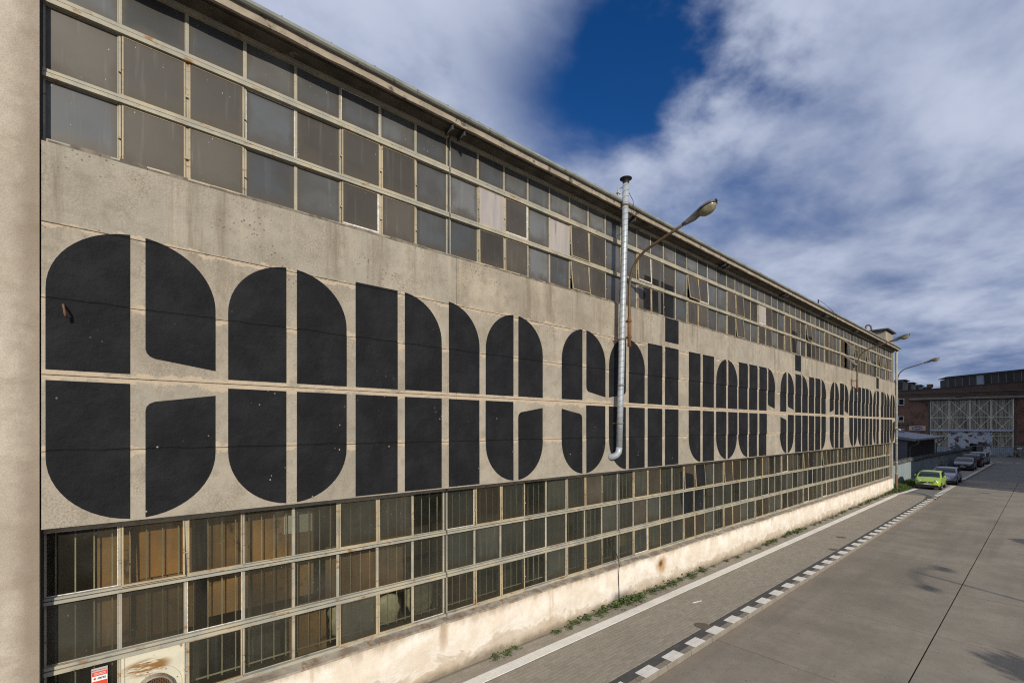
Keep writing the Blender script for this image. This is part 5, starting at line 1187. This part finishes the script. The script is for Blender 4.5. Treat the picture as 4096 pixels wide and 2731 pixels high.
# someone at the fence side of the silver estate: only the head shows over its roof
def make_person(x, y, z):
    t = thing('person', 'person standing at the fence behind the silver estate, only the reddish head showing', 'person', (x, y, z))
    skin = simple('skin', (.42, .24, .17), rough=.6); coat = simple('dark_jacket', (.03, .032, .04), rough=.9); hair = simple('reddish_hair', (.13, .035, .02), rough=.8)
    J = {'pel':(0,0,.92,.13),'wai':(0,0,1.08,.125),'che':(0,0,1.28,.15),'nec':(0,0,1.44,.055),'hd':(0,-.02,1.58,.085),'ht':(0,-.01,1.68,.07),
         'sl':(-.18,0,1.38,.06),'el':(-.24,.02,1.12,.045),'wl':(-.22,-.08,.90,.034),'hl':(-.21,-.11,.80,.032),'sr':(.18,0,1.38,.06),'er':(.24,.02,1.12,.045),'wr':(.22,-.08,.90,.034),'hr':(.21,-.11,.80,.032),
         'tl':(-.09,0,.84,.085),'kl':(-.10,-.01,.48,.06),'al':(-.10,.02,.08,.045),'fl':(-.11,-.14,.03,.035),'tr':(.09,0,.84,.085),'kr':(.10,-.01,.48,.06),'ar':(.10,.02,.08,.045),'fr':(.11,-.14,.03,.035)}
    E_ = [('pel','wai'),('wai','che'),('che','nec'),('nec','hd'),('hd','ht'),('che','sl'),('sl','el'),('el','wl'),('wl','hl'),('che','sr'),('sr','er'),('er','wr'),('wr','hr'),('pel','tl'),('tl','kl'),('kl','al'),('al','fl'),('pel','tr'),('tr','kr'),('kr','ar'),('ar','fr')]
    ks = list(J); me = bpy.data.meshes.new('body'); me.from_pydata([(x+J[k][0], y+J[k][1], z+J[k][2]) for k in ks], [(ks.index(a), ks.index(b)) for a, b in E_], [])
    o = bpy.data.objects.new('tmp_body', me); COL.objects.link(o); o.modifiers.new('s', 'SKIN'); 
    for k, v in zip(ks, me.skin_vertices[0].data): v.radius = (J[k][3], J[k][3])
    me.skin_vertices[0].data[0].use_root = True
    sb = o.modifiers.new('u', 'SUBSURF'); sb.levels = 1
    dg = bpy.context.evaluated_depsgraph_get(); m2 = bpy.data.meshes.new_from_object(o.evaluated_get(dg)); bpy.data.objects.remove(o); m2.materials.clear(); m2.materials.append(coat); m2.materials.append(skin)
    for p in m2.polygons: p.use_smooth = True; p.material_index = 1 if (p.center.z-z > 1.46 or (p.center.z-z < .90 and abs(p.center.x-x) > .17)) else 0
    link('body', m2, t)
    mb = MB(); lathe(mb, [(.10, 1.56), (.108, 1.62), (.10, 1.70), (.06, 1.755), (0, 1.765)], 14, (x, y+.02, z)); mb.build('hair', hair, t, True)
make_person(1.02, 62.9, .0)

# ------------------------------------------------------------------ across the street, out of frame: what throws the shadows and shows in the panes
t = thing('assumed_warehouse', 'assumed unseen building across the street, shaped to shade the parked cars and the far hall', 'building', (30, 90, 0))  # unseen building, assumed; its heights are chosen to shade the yard and far hall
mb = MB(); mb.box(18, 40, 49.3, 96, 0, 18); mb.box(18.01, 40, 96.01, 165, 0, 31); mb.build('wall', M['brick'], t)
for a, b, z in ((49.2, 96, 18.01), (96.0, 165.2, 31.01)): mb = MB(); mb.box(17.8, 40.2, a, b, z, z+.3); mb.build('roof', M['tar'], t)
for k in range(14):
    for z in ((3,) if k < 7 else (3, 9, 15, 20)):
        mb = MB(); mb.box(17.96, 17.995, 51+k*6.2, 55+k*6.2, z, z+3.6); mb.build('window', GLD, t)
t = thing('street_lamp', 'two-armed street lamp across the road whose shadow falls on the slabs', 'lamp', (23.4, 13.2, 0))
mb = MB(); mb.tube([(23.4,13.2,0),(23.4,13.2,4),(23.4,13.2,8.7)], [.10,.08,.06], 10); mb.build('pole', M['lampgrey'], t, True)
for s_ in (-1, 1):
    mb = MB(); mb.tube([(23.4,13.2,8.65),(23.3,13.2+s_*.7,8.60),(23.25,13.2+s_*1.3,8.40)], .035, 8); ar = mb.build('arm', M['lampgrey'], t, True)
    mb = MB(); lathe(mb, [(0, -.35), (.10, -.3), (.14, 0), (.10, .3), (0, .35)], 10, (23.25, 13.2+s_*1.55, 8.32), axis='y'); mb.build('lamp_head', M['lampgrey'], ar, True)
def tree(x, y, h, r_, seed, label):
    t = thing('street_tree', label, 'tree', (x, y, 0), 'small trees across the road')
    rg = random.Random(seed); mb = MB(); mb.tube([(x,y,0),(x+.05,y,h*.4),(x,y+.05,h*.75)], [.11,.085,.04], 8)
    for k in range(7): a = rg.uniform(0, 6.28); mb.tube([(x,y,h*(.4+.04*k)),(x+math.cos(a)*r_*.6,y+math.sin(a)*r_*.6,h*(.6+.04*k))], [.04,.015], 6)
    mb.build('trunk', M['bark'], t, True); mb = MB()
    for _ in range(2600):
        a, b, q = rg.uniform(0, 6.28), math.acos(rg.uniform(-1, 1)), r_*rg.uniform(.35, 1)**.5*(1+.15*math.sin(rg.uniform(0, 6)))
        c_ = Vector((x+q*math.sin(b)*math.cos(a), y+q*math.sin(b)*math.sin(a), h*.75+q*.9*math.cos(b))); d = Vector((rg.gauss(0,1), rg.gauss(0,1), rg.gauss(0,1))).normalized()*.09; e = d.cross(Vector((rg.gauss(0,1), rg.gauss(0,1), rg.gauss(0,1)))).normalized()*.06
        mb.face([c_-d, c_-e, c_+d, c_+e])
    mb.build('crown', M['leaf'], t)
tree(17.3, 10.5, 5.0, 1.0, 1, 'small leafy tree across the road opposite the first bays'); tree(17.0, 27.0, 5.0, .95, 2, 'small leafy tree across the road opposite the middle bays')
